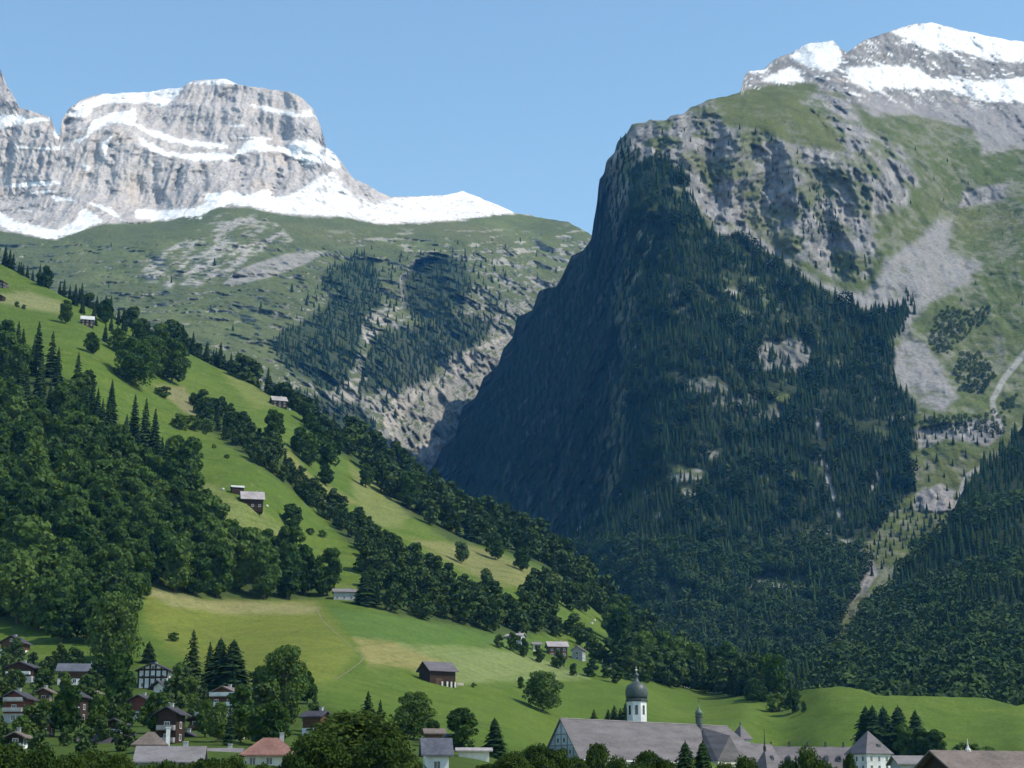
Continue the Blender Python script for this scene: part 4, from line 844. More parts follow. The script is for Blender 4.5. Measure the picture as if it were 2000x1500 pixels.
def forest(name, label, P, H, protos, material, sx=None, seed=0):
    """all the trees of one far wood merged into a single mass; 'shade' is each tree's own leaf tone"""
    rng = np.random.default_rng(seed)
    VV, FF, SS, off = [], [], [], 0
    which = rng.integers(0, len(protos), len(P))
    for q, (v, f) in enumerate(protos):
        idx = np.where(which == q)[0]
        if not len(idx): continue
        t = rng.uniform(0, 6.283, len(idx)); c, s = np.cos(t)[:, None], np.sin(t)[:, None]
        h = H[idx][:, None]; w = h * rng.uniform(0.85, 1.25, (len(idx), 1))
        x = (v[None, :, 0] * c - v[None, :, 1] * s) * w + P[idx, 0:1]; y = (v[None, :, 0] * s + v[None, :, 1] * c) * w + P[idx, 1:2]; z = v[None, :, 2] * h + P[idx, 2:3] - 0.4
        VV.append(np.stack([x, y, z], -1).reshape(-1, 3))
        FF.append((f[None] + (np.arange(len(idx)) * len(v))[:, None, None] + off).reshape(-1, f.shape[1]))
        st = 0.5 + 0.7 * fbm(P[idx], 90, 2, 120) + 0.15 * (len(v) > 700)   # stands of one species share a tone
        SS.append(np.repeat(np.clip(0.55 * rng.uniform(0, 1, len(idx)) + 0.45 * st, 0, 1), len(v))); off += len(idx) * len(v)
    V = np.concatenate(VV); F = np.concatenate(FF); S = np.concatenate(SS)
    me = bpy.data.meshes.new(name)
    me.vertices.add(len(V)); me.vertices.foreach_set('co', V.reshape(-1).astype(np.float32))
    me.loops.add(F.size); me.loops.foreach_set('vertex_index', F.reshape(-1).astype(np.int32))
    me.polygons.add(len(F)); me.polygons.foreach_set('loop_start', np.arange(0, F.size, F.shape[1], dtype=np.int32)); me.update(calc_edges=True)
    a = me.attributes.new('shade', 'FLOAT', 'POINT'); a.data.foreach_set('value', S.astype(np.float32))
    me.materials.append(material)
    o = bpy.data.objects.new(name, me); COL.objects.link(o)
    return tag(o, label, 'forest', kind='stuff')

CON = [small_conifer(s, wide=w) for s, w in ((1, .19), (2, .23), (3, .16))]
BRD = [small_broad(s, wide=w) for s, w in ((1, .46), (2, .40), (3, .52))]
fm_c = forest_mat('far_conifers', (0.009, 0.024, 0.012), (0.032, 0.052, 0.018)); fm_b = forest_mat('far_broadleaf', (0.020, 0.044, 0.016), (0.066, 0.096, 0.030))
rg = np.random.default_rng(77)
def tri(vf):
    v, f = np.array(vf[0], float), [tuple(q) for q in vf[1]]
    t = [q[:3] for q in f] + [(q[0], q[2], q[3]) for q in f if len(q) == 4]
    return v, np.array(t)
BRD_FINE = [tri(broad_crown(s, w, .08, 20, 900, .066)) for s, w in ((201, .42), (202, .36), (203, .40), (204, .32))]
CON_FINE = [tri(conifer_crown(s, wide=w, tiers=12, kids=8)) for s, w in ((211, .18), (212, .21))]
if rest:
    RP = np.array([w[1] for w in rest]); RH = np.array([w[2] for w in rest]); isb = np.array([w[0][0] == 'b' for w in rest])
    if isb.any(): forest('crest_forest', 'broadleaf wood massed along the far side of the hill crest', RP[isb], RH[isb], BRD_FINE, fm_b, seed=1)
    if (~isb).any(): forest('conifer_forest', 'conifers massed in the hill woods beyond the nearer trees', RP[~isb], RH[~isb], CON_FINE, fm_c, seed=2)
# forest on the big mountain
c, P = scatter(FOREST_M, M, 5.6, 41)
dens = stand(P)
keep = (dens > -0.05) & ~((ldist([(1598, 808), (1602, 852), (1612, 920), (1640, 1005)], c[:, 0], c[:, 1]) < 6)) & ~((pdist([(1470, 690), (1500, 668), (1560, 662), (1585, 690), (1570, 725), (1490, 725)], c[:, 0], c[:, 1]) > -4) & (dens < 0.55)) & ~((pdist([(1330, 740), (1400, 735), (1460, 770), (1530, 800), (1520, 835), (1420, 800), (1340, 770)], c[:, 0], c[:, 1]) > 0) & (dens < 0.45))
keep |= rg.random(len(P)) < 0.12
keep &= pdist(FOREST_M, c[:, 0], c[:, 1]) > 30 * np.abs(fbm(P, 40, 3, 131)) - 4
P = P[keep]; c = c[keep]
brd = c[:, 1] > 1060 + 60 * fbm(P, 100, 2, 97)
forest('mountain_forest', 'dark conifer forest covering the triangular face of the big mountain', P[~brd], 8 + 20 * rg.beta(1.3, 1.7, (~brd).sum()), CON * 3 + BRD[:1], fm_c, seed=3)
forest('valley_forest', 'mixed dark wood at the foot of the big mountain', P[brd], rg.uniform(14, 22, brd.sum()), BRD + CON[:2], fm_b, seed=4)
SPARSE_M = [([(1230, 335), (1300, 250), (1400, 240), (1480, 260), (1560, 290), (1600, 400), (1500, 470), (1400, 440), (1360, 400)], 26, 12), ([(1560, 420), (1600, 370), (1640, 420), (1650, 460), (1570, 470)], 10, 12), ([(1575, 500), (1700, 500), (1690, 550), (1600, 530)], 18, 13), 
            ([(1765, 620), (1770, 565), (1790, 590), (1795, 620)], 9, 18), ([(1700, 605), (1770, 598), (1765, 650), (1740, 668), (1715, 640)], 7, 18), ([(1760, 830), (1850, 815), (1950, 820), (1960, 870), (1850, 870), (1780, 880)], 12, 13), ([(1790, 900), (1850, 900), (1900, 880), (1860, 1010), (1780, 1000)], 22, 13), ([(1690, 1000), (1800, 990), (1840, 1020), (1760, 1080), (1700, 1130), (1700, 1060)], 9, 13), ([(1650, 300), (1800, 280), (2000, 420), (2050, 600), (1900, 560), (1880, 420), (1720, 400)], 60, 9),
            ([(1170, 470), (1180, 360), (1215, 270), (1250, 300), (1240, 480), (1235, 640), (1200, 1000), (1120, 1050), (900, 1010), (870, 900), (1000, 700), (1090, 560)], 9.5, 19), ([(1860, 560), (2050, 500), (2050, 640), (1900, 640)], 60, 9)]
PP, HH = [], []
for i, (q, sp, h) in enumerate(SPARSE_M):
    c, P = scatter(q, M, sp, 200 + i); PP.append(P); HH.append(h * rg.uniform(0.7, 1.2, len(P)))
forest('cliff_trees', 'scattered conifers and shrubs on the cliffs and pastures of the big mountain', np.concatenate(PP), np.concatenate(HH), CON, fm_c, seed=5)
PP = [scatter(q, M, sp, 260 + sp)[1] for q, sp in (([(1812, 670), (1825, 625), (1850, 600), (1880, 612), (1935, 598), (1930, 625), (1890, 655), (1850, 695), (1825, 690)], 6), ([(1862, 725), (1880, 692), (1915, 690), (1945, 735), (1915, 772), (1872, 765)], 5), ([(1760, 835), (1850, 812), (1930, 812), (1960, 790), (1990, 770), (1960, 850), (1850, 845)], 7))]
PP = np.concatenate(PP); PP = PP[fbm(PP, 22, 2, 121) > -0.3]
forest('mountain_scrub', 'round patches of low scrub on the pasture right of the scree', PP, rg.uniform(5, 9.5, len(PP)), BRD, fm_b, seed=15)
PP, HH = [], []
for i, (q, sp) in enumerate([(FOREST_N[0], 9), (FOREST_N[1], 12), (FOREST_N[2], 9), (FOREST_N[3], 10), ([(540, 660), (620, 560), (720, 480), (770, 520), (760, 640), (640, 760), (560, 720)], 17), ([(720, 640), (780, 500), (920, 490), (1000, 540), (980, 640), (900, 720), (760, 780)], 20), ([(880, 470), (1140, 470), (1120, 560), (960, 600), (900, 560)], 45), ([(400, 560), (560, 560), (640, 620), (560, 700), (430, 640)], 70), ([(150, 470), (420, 500), (420, 620), (200, 570)], 110), ([(640, 640), (900, 640), (960, 700), (800, 800), (700, 860), (620, 760)], 26)]):
    c, P = scatter(q, N, sp, 300 + i); P = P[fbm(P, 45, 3, 94) > -0.22]; PP.append(P); HH.append(rg.uniform(11, 24, len(P)))
forest('headwall_forest', 'conifers in dark patches on the slope below the snow mountain', np.concatenate(PP), np.concatenate(HH), CON, fm_c, seed=6)
c, P = scatter([(1160, 1425), (1160, 1335)] + [(x, y + 2) for x, y in crestC[1:]] + [(2150, 1425)], Cc, 7.6, 45)
con = fbm(P, 160, 3, 98) + (1150 - c[:, 1]) / 600.0 > 0.02
forest('foothill_forest', 'mixed forest covering the low hill on the right', P[~con], rg.uniform(14, 23, (~con).sum()), BRD, fm_b, seed=7)
forest('foothill_conifers', 'dark conifers along the upper edge of the low wooded hill', P[con], rg.uniform(15, 27, con.sum()), CON, fm_c, seed=8)
# ================================================================== buildings
def surf(name, c0, c1, scale=3.0, rough=0.9, stretch=None, spec=0.15):
    m, nt, b = mat(name)
    tc = nt.nodes.new('ShaderNodeTexCoord'); vec = tc.outputs['Object']
    if stretch:
        mp = nt.nodes.new('ShaderNodeMapping'); mp.inputs['Scale'].default_value = stretch
        nt.links.new(vec, mp.inputs[0]); vec = mp.outputs[0]
    n = noise_node(nt, scale, 5, 0.65, vec); n2 = noise_node(nt, scale * 0.12, 3, 0.6, vec)
    c = ramp(nt, n, 0.28, 0.72, c0, c1)
    c = mixrgb(nt, c, ramp(nt, n2, 0.3, 0.7, (0.72, 0.72, 0.72), (1.18, 1.18, 1.18)), 1.0, 'MULTIPLY')
    nt.links.new(c, b.inputs['Base Color'])
    b.inputs['Roughness'].default_value = rough; b.inputs['Specular IOR Level'].default_value = spec
    return m
MT = {
 'dark_wood': surf('dark_wood', (0.022, 0.014, 0.010), (0.060, 0.038, 0.026), 1.2, stretch=(1, 1, 6)), 'brown_wood': surf('brown_wood', (0.06, 0.033, 0.02), (0.13, 0.075, 0.045), 1.2, stretch=(1, 1, 6)),
 'red_wood': surf('red_wood', (0.105, 0.036, 0.028), (0.19, 0.075, 0.055), 1.2, stretch=(1, 1, 6)), 'white': surf('white_plaster', (0.55, 0.54, 0.52), (0.72, 0.71, 0.69), 0.7), 'cream': surf('cream_plaster', (0.55, 0.49, 0.40), (0.70, 0.63, 0.52), 0.7),
 'grey_wall': surf('grey_plaster', (0.30, 0.30, 0.30), (0.42, 0.42, 0.42), 0.7), 'stone': surf('pale_stone', (0.42, 0.39, 0.35), (0.62, 0.58, 0.53), 1.6), 'blue_grey': surf('weathered_shingle_wall', (0.36, 0.40, 0.46), (0.52, 0.55, 0.60), 1.0),
 'r_grey': surf('grey_roof', (0.15, 0.138, 0.14), (0.23, 0.212, 0.212), 1.5, stretch=(1, 1, 4)), 'r_abbey': surf('abbey_roof_tiles', (0.118, 0.106, 0.110), (0.172, 0.155, 0.156), 0.9, stretch=(1, 1, 5)), 'r_dark': surf('dark_roof', (0.045, 0.042, 0.050), (0.085, 0.08, 0.092), 1.5), 'r_slate': surf('slate_roof', (0.075, 0.078, 0.10), (0.13, 0.135, 0.16), 1.5),
 'r_brown': surf('brown_roof', (0.13, 0.10, 0.088), (0.20, 0.165, 0.14), 1.6), 'r_red': surf('red_brown_roof', (0.19, 0.095, 0.075), (0.28, 0.155, 0.125), 1.6), 'r_barn': surf('barn_roof', (0.085, 0.078, 0.090), (0.16, 0.145, 0.155), 1.4, stretch=(1, 1, 4)), 'r_bright': surf('bright_sheet_roof', (0.45, 0.45, 0.43), (0.62, 0.61, 0.58), 1.0, 0.5, spec=0.4), 'r_pink': surf('weathered_pinkish_roof', (0.28, 0.25, 0.25), (0.40, 0.36, 0.35), 1.2),
 'glass': surf('window_glass', (0.012, 0.014, 0.018), (0.03, 0.035, 0.04), 1.0, 0.15, spec=0.5), 'copper': surf('dark_copper', (0.028, 0.036, 0.034), (0.075, 0.095, 0.088), 0.5, 0.5, spec=0.4), 'green_copper': surf('green_copper', (0.055, 0.085, 0.060), (0.11, 0.16, 0.12), 0.6, 0.5, spec=0.3), 'iron': surf('iron', (0.02, 0.02, 0.022), (0.05, 0.05, 0.055), 2, 0.5), 'gold': surf('gilding', (0.45, 0.42, 0.34), (0.6, 0.56, 0.46), 1, 0.35, spec=0.5), 'log': surf('cut_timber', (0.40, 0.33, 0.25), (0.62, 0.54, 0.44), 2.0), 'track': surf('worn_track', (0.13, 0.135, 0.060), (0.19, 0.185, 0.09), 1.0), 'gravel': surf('pale_gravel', (0.34, 0.32, 0.28), (0.48, 0.45, 0.40), 1.0)}

class MB:
    def __init__(s): s.v, s.f = [], []
    def add(s, v, f):
        o = len(s.v); s.v += [tuple(q) for q in v]; s.f += [tuple(i + o for i in q) for q in f]; return s
    def box(s, c, d):
        x, y, z = c; a, b, h = d[0] / 2, d[1] / 2, d[2] / 2
        return s.add([(x - a, y - b, z - h), (x + a, y - b, z - h), (x + a, y + b, z - h), (x - a, y + b, z - h), (x - a, y - b, z + h), (x + a, y - b, z + h), (x + a, y + b, z + h), (x - a, y + b, z + h)],
                     [(0, 3, 2, 1), (4, 5, 6, 7), (0, 1, 5, 4), (1, 2, 6, 5), (2, 3, 7, 6), (3, 0, 4, 7)])
    def beam(s, p, q, w):
        v, f = tube([p, q], [w, w], 4); return s.add(v, f)
    def lathe(s, prof, n=16, cx=0, cy=0, ph=0.0):
        o = len(s.v)
        for r, z in prof:
            for k in range(n):
                t = 2 * math.pi * k / n + ph; s.v.append((cx + r * math.cos(t), cy + r * math.sin(t), z))
        for i in range(len(prof) - 1):
            for k in range(n): s.f.append((o + i * n + k, o + i * n + (k + 1) % n, o + (i + 1) * n + (k + 1) % n, o + (i + 1) * n + k))
        s.f.append(tuple(o + k for k in range(n))[::-1]); s.f.append(tuple(o + (len(prof) - 1) * n + k for k in range(n)))
        return s
    def build(s, name, m, parent=None, smooth=False):
        return mesh_obj(name, s.v, s.f, m, parent, smooth)

def gable_wall(L, W, h0, h1, pitch, mb=None):
    mb = mb or MB(); a, b = L / 2, W / 2; hr = h1 + b * math.tan(pitch)
    v = []
    for x in (-a, a): v += [(x, -b, h0), (x, b, h0), (x, b, h1), (x, 0, hr), (x, -b, h1)]
    return mb.add(v, [(0, 4, 3, 2, 1), (5, 6, 7, 8, 9), (0, 5, 9, 4), (1, 2, 7, 6), (4, 9, 8, 3), (3, 8, 7, 2), (0, 1, 6, 5)])

def gable_roof(L, W, h1, pitch, ov, th=0.28, mb=None):
    mb = mb or MB(); a = L / 2 + ov; b = W / 2 + ov; t = math.tan(pitch); hr = h1 + (W / 2) * t + 0.06; he = hr - b * t
    v = []
    for x in (-a, a): v += [(x, -b, he), (x, 0, hr), (x, b, he), (x, b, he + th), (x, 0, hr + th * 1.1), (x, -b, he + th)]
    return mb.add(v, [(0, 1, 4, 5), (1, 2, 3, 4), (7, 6, 11, 10), (8, 7, 10, 9), (5, 4, 10, 11), (4, 3, 9, 10), (0, 6, 7, 1), (1, 7, 8, 2), (0, 5, 11, 6), (2, 8, 9, 3)])

def hip_roof(L, W, h1, pitch, ov, th=0.25, hipf=1.0):
    a = L / 2 + ov; b = W / 2 + ov; t = math.tan(pitch); he = h1 - ov * t; hr = he + b * t; r = max(0.05, a - b * hipf)
    mb = MB()
    return mb.add([(-a, -b, he), (a, -b, he), (a, b, he), (-a, b, he), (-a, -b, he + th), (a, -b, he + th), (a, b, he + th), (-a, b, he + th), (-r, 0, hr + th), (r, 0, hr + th)],
                  [(0, 3, 2, 1), (0, 1, 5, 4), (1, 2, 6, 5), (2, 3, 7, 6), (3, 0, 4, 7), (4, 5, 9, 8), (6, 7, 8, 9), (5, 6, 9), (7, 4, 8)])

def window(root, face, u, z, w, h, off, frame=None):
    """face: 'F' long front (-Y), 'L' left end (-X), 'R' right end (+X); off = distance of that face from the centre"""
    pos, rz = {'F': ((u, -off, z), 0), 'L': ((-off, u, z), -math.pi / 2), 'R': ((off, u, z), math.pi / 2)}[face]
    f = MB()
    for c, d in (((-w / 2 - .06, 0, 0), (.12, .10, h + .24)), ((w / 2 + .06, 0, 0), (.12, .10, h + .24)), ((0, 0, h / 2 + .06), (w, .10, .12)), ((0, -.02, -h / 2 - .06), (w, .14, .12)), ((0, 0, 0), (.06, .07, h))): f.box(c, d)
    o = f.build('window', frame or MT['white'], root)
    o.location, o.rotation_euler = pos, (0, 0, rz)
    MB().box((0, 0.01, 0), (w, .05, h)).build('pane', MT['glass'], o)
    return o

def house(name, label, x0, x1, by, ry, rot, wall, roof, cat='house', k=0.8, pitch=28, D=None, base=None, ov=0.8, hip=False, balcony=None, chimney=True, wins=True, beams=False, group=None, dy=0.0, minh=2.2, frame=None, sink=5.0):
    px = (x0 + x1) / 2.0
    p = spot(px, by, D) if D is None else np.array([float(sight(px, by)[0]) * D, D, EYE + float(sight(px, by)[1]) * D])
    m = p[1] / FOC; wpx = (x1 - x0) * m; a = math.radians(rot); pt = math.radians(pitch)
    co, si = abs(math.cos(a)), abs(math.sin(a))
    L = (wpx - 2 * ov * (co + si)) / (co + k * si); L = max(L, 3.0); W = k * L
    if D is None: p = p + np.array([0, W / 2 * co + L / 2 * si, 0])   # (by) is the foot of the front wall; the back is dug into the slope
    tot = (by - ry) * m; rise = W / 2 * math.tan(pt); h = max(minh, tot - rise - 0.3)
    root = empty(name, p, a); tag(root, label, cat, group)
    bh = 0.0
    if base:
        bh = min(2.4, h * 0.45)
        MB().box((0, 0, bh / 2 - sink / 2), (L + .16, W + .16, bh + sink)).build('foundation', MT[base], root)
    if hip: MB().box((0, 0, (bh + h) / 2 - (0 if base else sink / 2)), (L, W, h - bh + (0 if base else sink))).build('wall', MT[wall], root)
    else: gable_wall(L, W, bh if base else -sink, h, pt).build('wall', MT[wall], root)
    r = (hip_roof(L, W, h, pt, ov) if hip else gable_roof(L, W, h, pt, ov)).build('roof', MT[roof], root)
    if chimney:
        hr = h + rise
        MB().box((L * .22, W * .12, hr + .1), (.8, .7, 2.0)).box((L * .22, W * .12, hr + 1.16), (1.0, .9, .14)).build('chimney', MT['grey_wall'], r)
    if wins:
        nf = max(1, int(L / 3.0)); ne = max(1, int(W / 3.0)); rows = max(1, int((h - 0.3) / 2.6))
        for j in range(rows):
            z = 1.35 + j * 2.6
            if z + 0.7 > h: break
            off = 0.09 if base and z < bh + .7 else 0.01
            for i in range(nf): window(root, 'F', (i + .5) / nf * L - L / 2, z, 1.05, 1.2, W / 2 + off, frame)
            for i in range(ne):
                window(root, 'L' if rot >= 0 else 'R', (i + .5) / ne * W - W / 2, z, 1.05, 1.2, L / 2 + off, frame)
        if not hip and rise > 2.0: window(root, 'L' if rot >= 0 else 'R', 0, h + rise * .35, 1.0, 1.0, L / 2 + .01, frame)
    if balcony:
        for j in range(max(1, int(h / 2.6))):
            z = 0.25 + (j + (1 if base else 0)) * 2.6
            if z + 1 > h + 0.6: break
            e = -1 if rot >= 0 else 1
            b = MB().box((e * (L / 2 + .65), 0, z), (1.3, W * .92, .16))
            b.box((e * (L / 2 + 1.28), 0, z + .55), (.08, W * .92, .85)).box((e * (L / 2 + .65), -W * .46, z + .55), (1.2, .08, .85)).box((e * (L / 2 + .65), W * .46, z + .55), (1.2, .08, .85))
            b.build('balcony', MT[balcony], root)
    if beams:
        e = -(L / 2 + .06); b = MB()
        for y in np.linspace(-W / 2, W / 2, 6):
            b.box((e, y, bh + (h + max(0, (W / 2 - abs(y)) * math.tan(pt)) - bh) / 2), (.14, .55, h + max(0, (W / 2 - abs(y)) * math.tan(pt)) - bh))
        for z in (bh + .1, h * .62, h + .1): b.box((e - .02, 0, z), (.14, W, .6))
        b.build('timber_frame', MT['dark_wood'], root)
    return root

H = house
barn = H('hay_barn', 'dark wooden hay barn standing alone on the big meadow', 810, 895, 1337, 1291, 33, 'dark_wood', 'r_barn', 'barn', k=.72, pitch=36, ov=1.0, chimney=False, wins=False)
_m = barn.location.y / FOC
_fw = [c for c in barn.children if c.name.startswith('wall')][0].data
_hy = -min(v.co.y for v in _fw.vertices); _hx = max(v.co.x for v in _fw.vertices)
MB().box((-_hx * .3, -_hy - .04, 1.3), (3.0, .1, 2.6)).build('door', MT['brown_wood'], barn)
for _u in (-.1, .3, .62, .92):
    MB().box((_hx * _u, -_hy - .5, .3), (.7, .5, 2.2)).build('stone_post', MT['stone'], barn)
t = empty('timber_stack', A.at(872, 1339)[0] + np.array([0, -1.0, 0]), math.radians(10)); tag(t, 'low pale stack of boards in front of the meadow hay barn', 'timber stack')
for i, (x, l) in enumerate(((-4, 2.6), (-1.2, 2.4), (2.0, 3.4), (5.4, 2.6))):
    b = MB()
    for j in range(4): b.box((x, 0, .14 + j * .26), (l, 1.6 - .1 * j, .22))
    b.build('board_pile', MT['log'], t)
H('gable_house', 'dark gabled house with white ground floor on the lawn at the left edge', -6, 51, 1279, 1241, 84, 'brown_wood', 'r_dark', k=.9, pitch=30, base='white', ov=1.0)
H('flat_balcony_house', 'dark house with a long white balcony rail at the left edge', 4, 72, 1334, 1292, 84, 'dark_wood', 'r_dark', k=.8, pitch=22, balcony='white', base='grey_wall')
H('long_house', 'long brown house with white ground floor and blue-grey roof above the village trees', 103, 202, 1338, 1295, 6, 'brown_wood', 'r_slate', k=.5, pitch=32, base='white')
H('half_timbered_chalet', 'half-timbered chalet with white panels and broad dark gable', 262, 336, 1346, 1295, 86, 'white', 'r_dark', 'chalet', k=.85, pitch=24, beams=True, ov=1.1)
H('white_gable_house', 'narrow white house under a steep dark roof below the half-timbered chalet', 284, 348, 1376, 1330, 62, 'white', 'r_dark', k=.9, pitch=34, ov=1.4)
H('red_white_gable_house', 'small gable house red above and white below', 240, 308, 1406, 1358, 78, 'red_wood', 'r_dark', k=.8, pitch=26, base='white', ov=1.1)
H('red_chalet', 'red boarded chalet on grey base at the left edge', -6, 60, 1412, 1350, 84, 'red_wood', 'r_dark', 'chalet', k=.8, pitch=28, base='grey_wall', balcony='grey_wall', ov=1.2)
H('balcony_chalet', 'dark chalet with three pale pinkish balconies', 294, 362, 1452, 1382, 80, 'dark_wood', 'r_dark', 'chalet', k=.8, pitch=27, balcony='r_pink', ov=1.1)
H('cream_chalet', 'cream and brown chalet with white balcony in front of the twin conifers', 398, 484, 1400, 1341, 76, 'brown_wood', 'r_brown', 'chalet', k=.8, pitch=24, base='cream', balcony='white', ov=1.0)
H('shaded_chalet', 'dark chalet with white balconies half hidden by trees', 112, 168, 1410, 1350, 82, 'dark_wood', 'r_dark', 'chalet', k=.85, pitch=26, balcony='white', ov=.9)
hb = H('hip_roofed_house', 'house with brown hipped roof and tall white chimney', 252, 330, 1512, 1432, 8, 'grey_wall', 'r_brown', k=.8, pitch=40, D=360, hip=True, chimney=False)
MB().box((3.4, -1.2, 6.4), (.75, .75, 5.0)).box((3.4, -1.2, 8.96), (.95, .95, .16)).build('chimney', MT['white'], hb)
H('grey_roofed_house', 'low house with long light grey roof at the bottom', 262, 402, 1530, 1461, 4, 'grey_wall', 'r_grey', k=.62, pitch=34, D=325)
H('violet_roofed_house', 'house with long dark roof left of the brown hip roof', 148, 262, 1520, 1436, 3, 'brown_wood', 'r_dark', k=.55, pitch=38, D=400)
H('red_roofed_house', 'house with red-brown hipped roof at the bottom', 466, 586, 1530, 1444, 5, 'cream', 'r_red', k=.7, pitch=38, D=340, hip=True, ov=.9)
H('pale_roofed_house', 'low house with pale grey roof left of the red-brown roof', 388, 474, 1520, 1464, 2, 'cream', 'r_grey', k=.6, pitch=30, D=370)
H('slate_roofed_house', 'brown house with dark roof behind the huge olive tree', 580, 648, 1440, 1389, -28, 'brown_wood', 'r_dark', k=.75, pitch=28, base='white')
H('black_roofed_chalet', 'low chalet with black gable above the long grey roof', 336, 402, 1472, 1432, 84, 'dark_wood', 'r_dark', 'chalet', k=.8, pitch=26, D=420)
cube = H('white_cube_house', 'white house with dark slate roof at the bottom centre', 816, 886, 1540, 1446, 8, 'white', 'r_slate', k=1.0, pitch=46, D=320, chimney=False)
H('garden_shed', 'brown roofed shed tucked behind the white cube house', 822, 872, 1462, 1424, 10, 'brown_wood', 'r_brown', 'shed', k=.7, pitch=28, chimney=False, wins=False)
H('dark_cottage', 'dark cottage in the shade under the egg-shaped tree', 868, 902, 1462, 1434, 8, 'dark_wood', 'r_slate', 'cottage', k=.7, pitch=30)
H('open_shed', 'low long shed with pale roof on the lawn left of the abbey', 888, 962, 1482, 1464, 4, 'cream', 'r_pink', 'shed', k=.35, pitch=18, chimney=False, minh=1.8)
H('brown_chalet', 'small brown chalet low between the red chalet and the shaded chalet', 66, 108, 1440, 1404, 82, 'brown_wood', 'r_dark', 'chalet', k=.8, pitch=26, ov=.9)
H('timber_chalet', 'dark timber chalet tucked behind the large village broadleaf', 486, 530, 1352, 1322, 80, 'dark_wood', 'r_dark', 'chalet', k=.8, pitch=26, base='white', ov=.9)
H('brown_gable_chalet', 'brown chalet left of the balcony chalet under dark roof', 200, 246, 1442, 1404, 84, 'dark_wood', 'r_dark', 'chalet', k=.85, pitch=26, balcony='brown_wood', ov=1.0)
H('grey_chalet', 'grey-roofed brown chalet among trees under the slate-roofed house', 500, 552, 1436, 1400, 10, 'brown_wood', 'r_grey', 'chalet', k=.7, pitch=28, ov=.9)
for _x0, _x1, _by, _ry, _rot, _w, _r, _b, _lab in (
        (150, 196, 1378, 1345, 82, 'dark_wood', 'r_brown', 'white', 'dark chalet with brown roof below the long blue-grey-roofed house'), (356, 398, 1372, 1340, 80, 'brown_wood', 'r_dark', 'white', 'brown chalet between the half-timbered chalet and the twin conifers'),
        (66, 104, 1372, 1344, 84, 'brown_wood', 'r_brown', None, 'brown chalet between the flat balcony house and the shaded chalet'), (438, 482, 1446, 1412, 78, 'dark_wood', 'r_brown', 'cream', 'dark chalet below the brown and cream balcony chalet'),
        (362, 400, 1426, 1398, 84, 'dark_wood', 'r_dark', None, 'small dark chalet right of the chalet with pinkish balconies'), (10, 52, 1462, 1430, 82, 'dark_wood', 'r_brown', 'white', 'dark chalet under the red chalet at the left edge')):
    H('village_chalet', _lab, _x0, _x1, _by, _ry, _rot, _w, _r, 'chalet', k=.85, pitch=25, base=_b, ov=1.1, balcony='brown_wood')
# farm houses up the hillside
H('hill_chalet', 'dark chalet cut by the left edge high on the hill', -14, 12, 562, 543, 80, 'dark_wood', 'r_grey', 'chalet', k=.8, pitch=26, ov=.7)
H('small_hay_hut', 'tiny dark hut below the chalet at the top left edge', -10, 8, 588, 573, 80, 'dark_wood', 'r_dark', 'hut', k=.8, pitch=26, ov=.5, chimney=False, wins=False)
H('metal_roofed_hut', 'dark hut with bright metal roof high on the hill', 150, 184, 636, 612, 14, 'dark_wood', 'r_bright', 'hut', k=.9, pitch=38, ov=.7, sink=1.5, chimney=False)
H('grey_roofed_farmhouse', 'farmhouse with large weathered pinkish roof on the steep pasture', 460, 517, 991, 955, 12, 'dark_wood', 'r_pink', 'farmhouse', k=1.0, pitch=38, ov=1.0, sink=2.0)
H('farm_shed', 'small shed with white sheet roof behind the pinkish-roofed farmhouse', 446, 477, 966, 946, 18, 'dark_wood', 'r_bright', 'shed', k=.6, pitch=26, ov=.4, chimney=False, wins=False)
H('crest_chalet', 'small chalet with bright roof patch near the hill crest', 520, 562, 794, 769, 20, 'dark_wood', 'r_pink', 'chalet', k=1.0, pitch=36, ov=.8, sink=1.5)
H('long_roofed_house', 'house with long light grey roof at the left of the hillside row', 984, 1030, 1260, 1236, -25, 'grey_wall', 'r_pink', k=.6, pitch=24, ov=.8)
H('white_hillside_house', 'small cream house in the middle of the hillside row', 1036, 1060, 1274, 1254, 8, 'cream', 'r_grey', k=.8, pitch=26)
H('brown_hillside_house', 'house with wide grey-brown roof in the hillside row', 1064, 1112, 1283, 1252, 10, 'brown_wood', 'r_pink', k=.7, pitch=34, ov=.9)
H('violet_hillside_house', 'greyish violet house at the right of the hillside row', 1114, 1148, 1290, 1262, 74, 'grey_wall', 'r_grey', k=.8, pitch=30)
H('paddock_hut', 'white-roofed hut in the trees above the small paddock', 1088, 1112, 1176, 1160, 15, 'dark_wood', 'r_bright', 'hut', k=.7, pitch=28, ov=.4, chimney=False)
H('meadow_top_house', 'grey house in trees at the top edge of the big meadow', 645, 696, 1172, 1148, 8, 'grey_wall', 'r_grey', k=.6, pitch=26)
H('tower_top_house', 'small grey house above the onion dome at the wood edge', 1226, 1247, 1322, 1301, 60, 'grey_wall', 'r_brown', k=.8, pitch=30)
H('wood_edge_house', 'small white-walled house beside the yellow-leaved tree', 1322, 1352, 1342, 1322, 8, 'white', 'r_brown', k=.7, pitch=26, ov=.5)
H('wood_edge_barn', 'low barn with pale roof hidden in the wood edge right of the tower', 1443, 1484, 1352, 1331, 5, 'brown_wood', 'r_bright', 'barn', k=.5, pitch=22, ov=.5, chimney=False, wins=False)
bb = H('big_dark_barn', 'big brown roof with dark gable at the bottom right corner', 1792, 2075, 1560, 1471, 16, 'dark_wood', 'r_brown', 'barn', k=.62, pitch=26, D=300, ov=1.2, chimney=False, wins=False)
hr = 0
for ch in bb.children:
    if ch.name.startswith('roof'): hr = max(v.co.z for v in ch.data.vertices); rf = ch
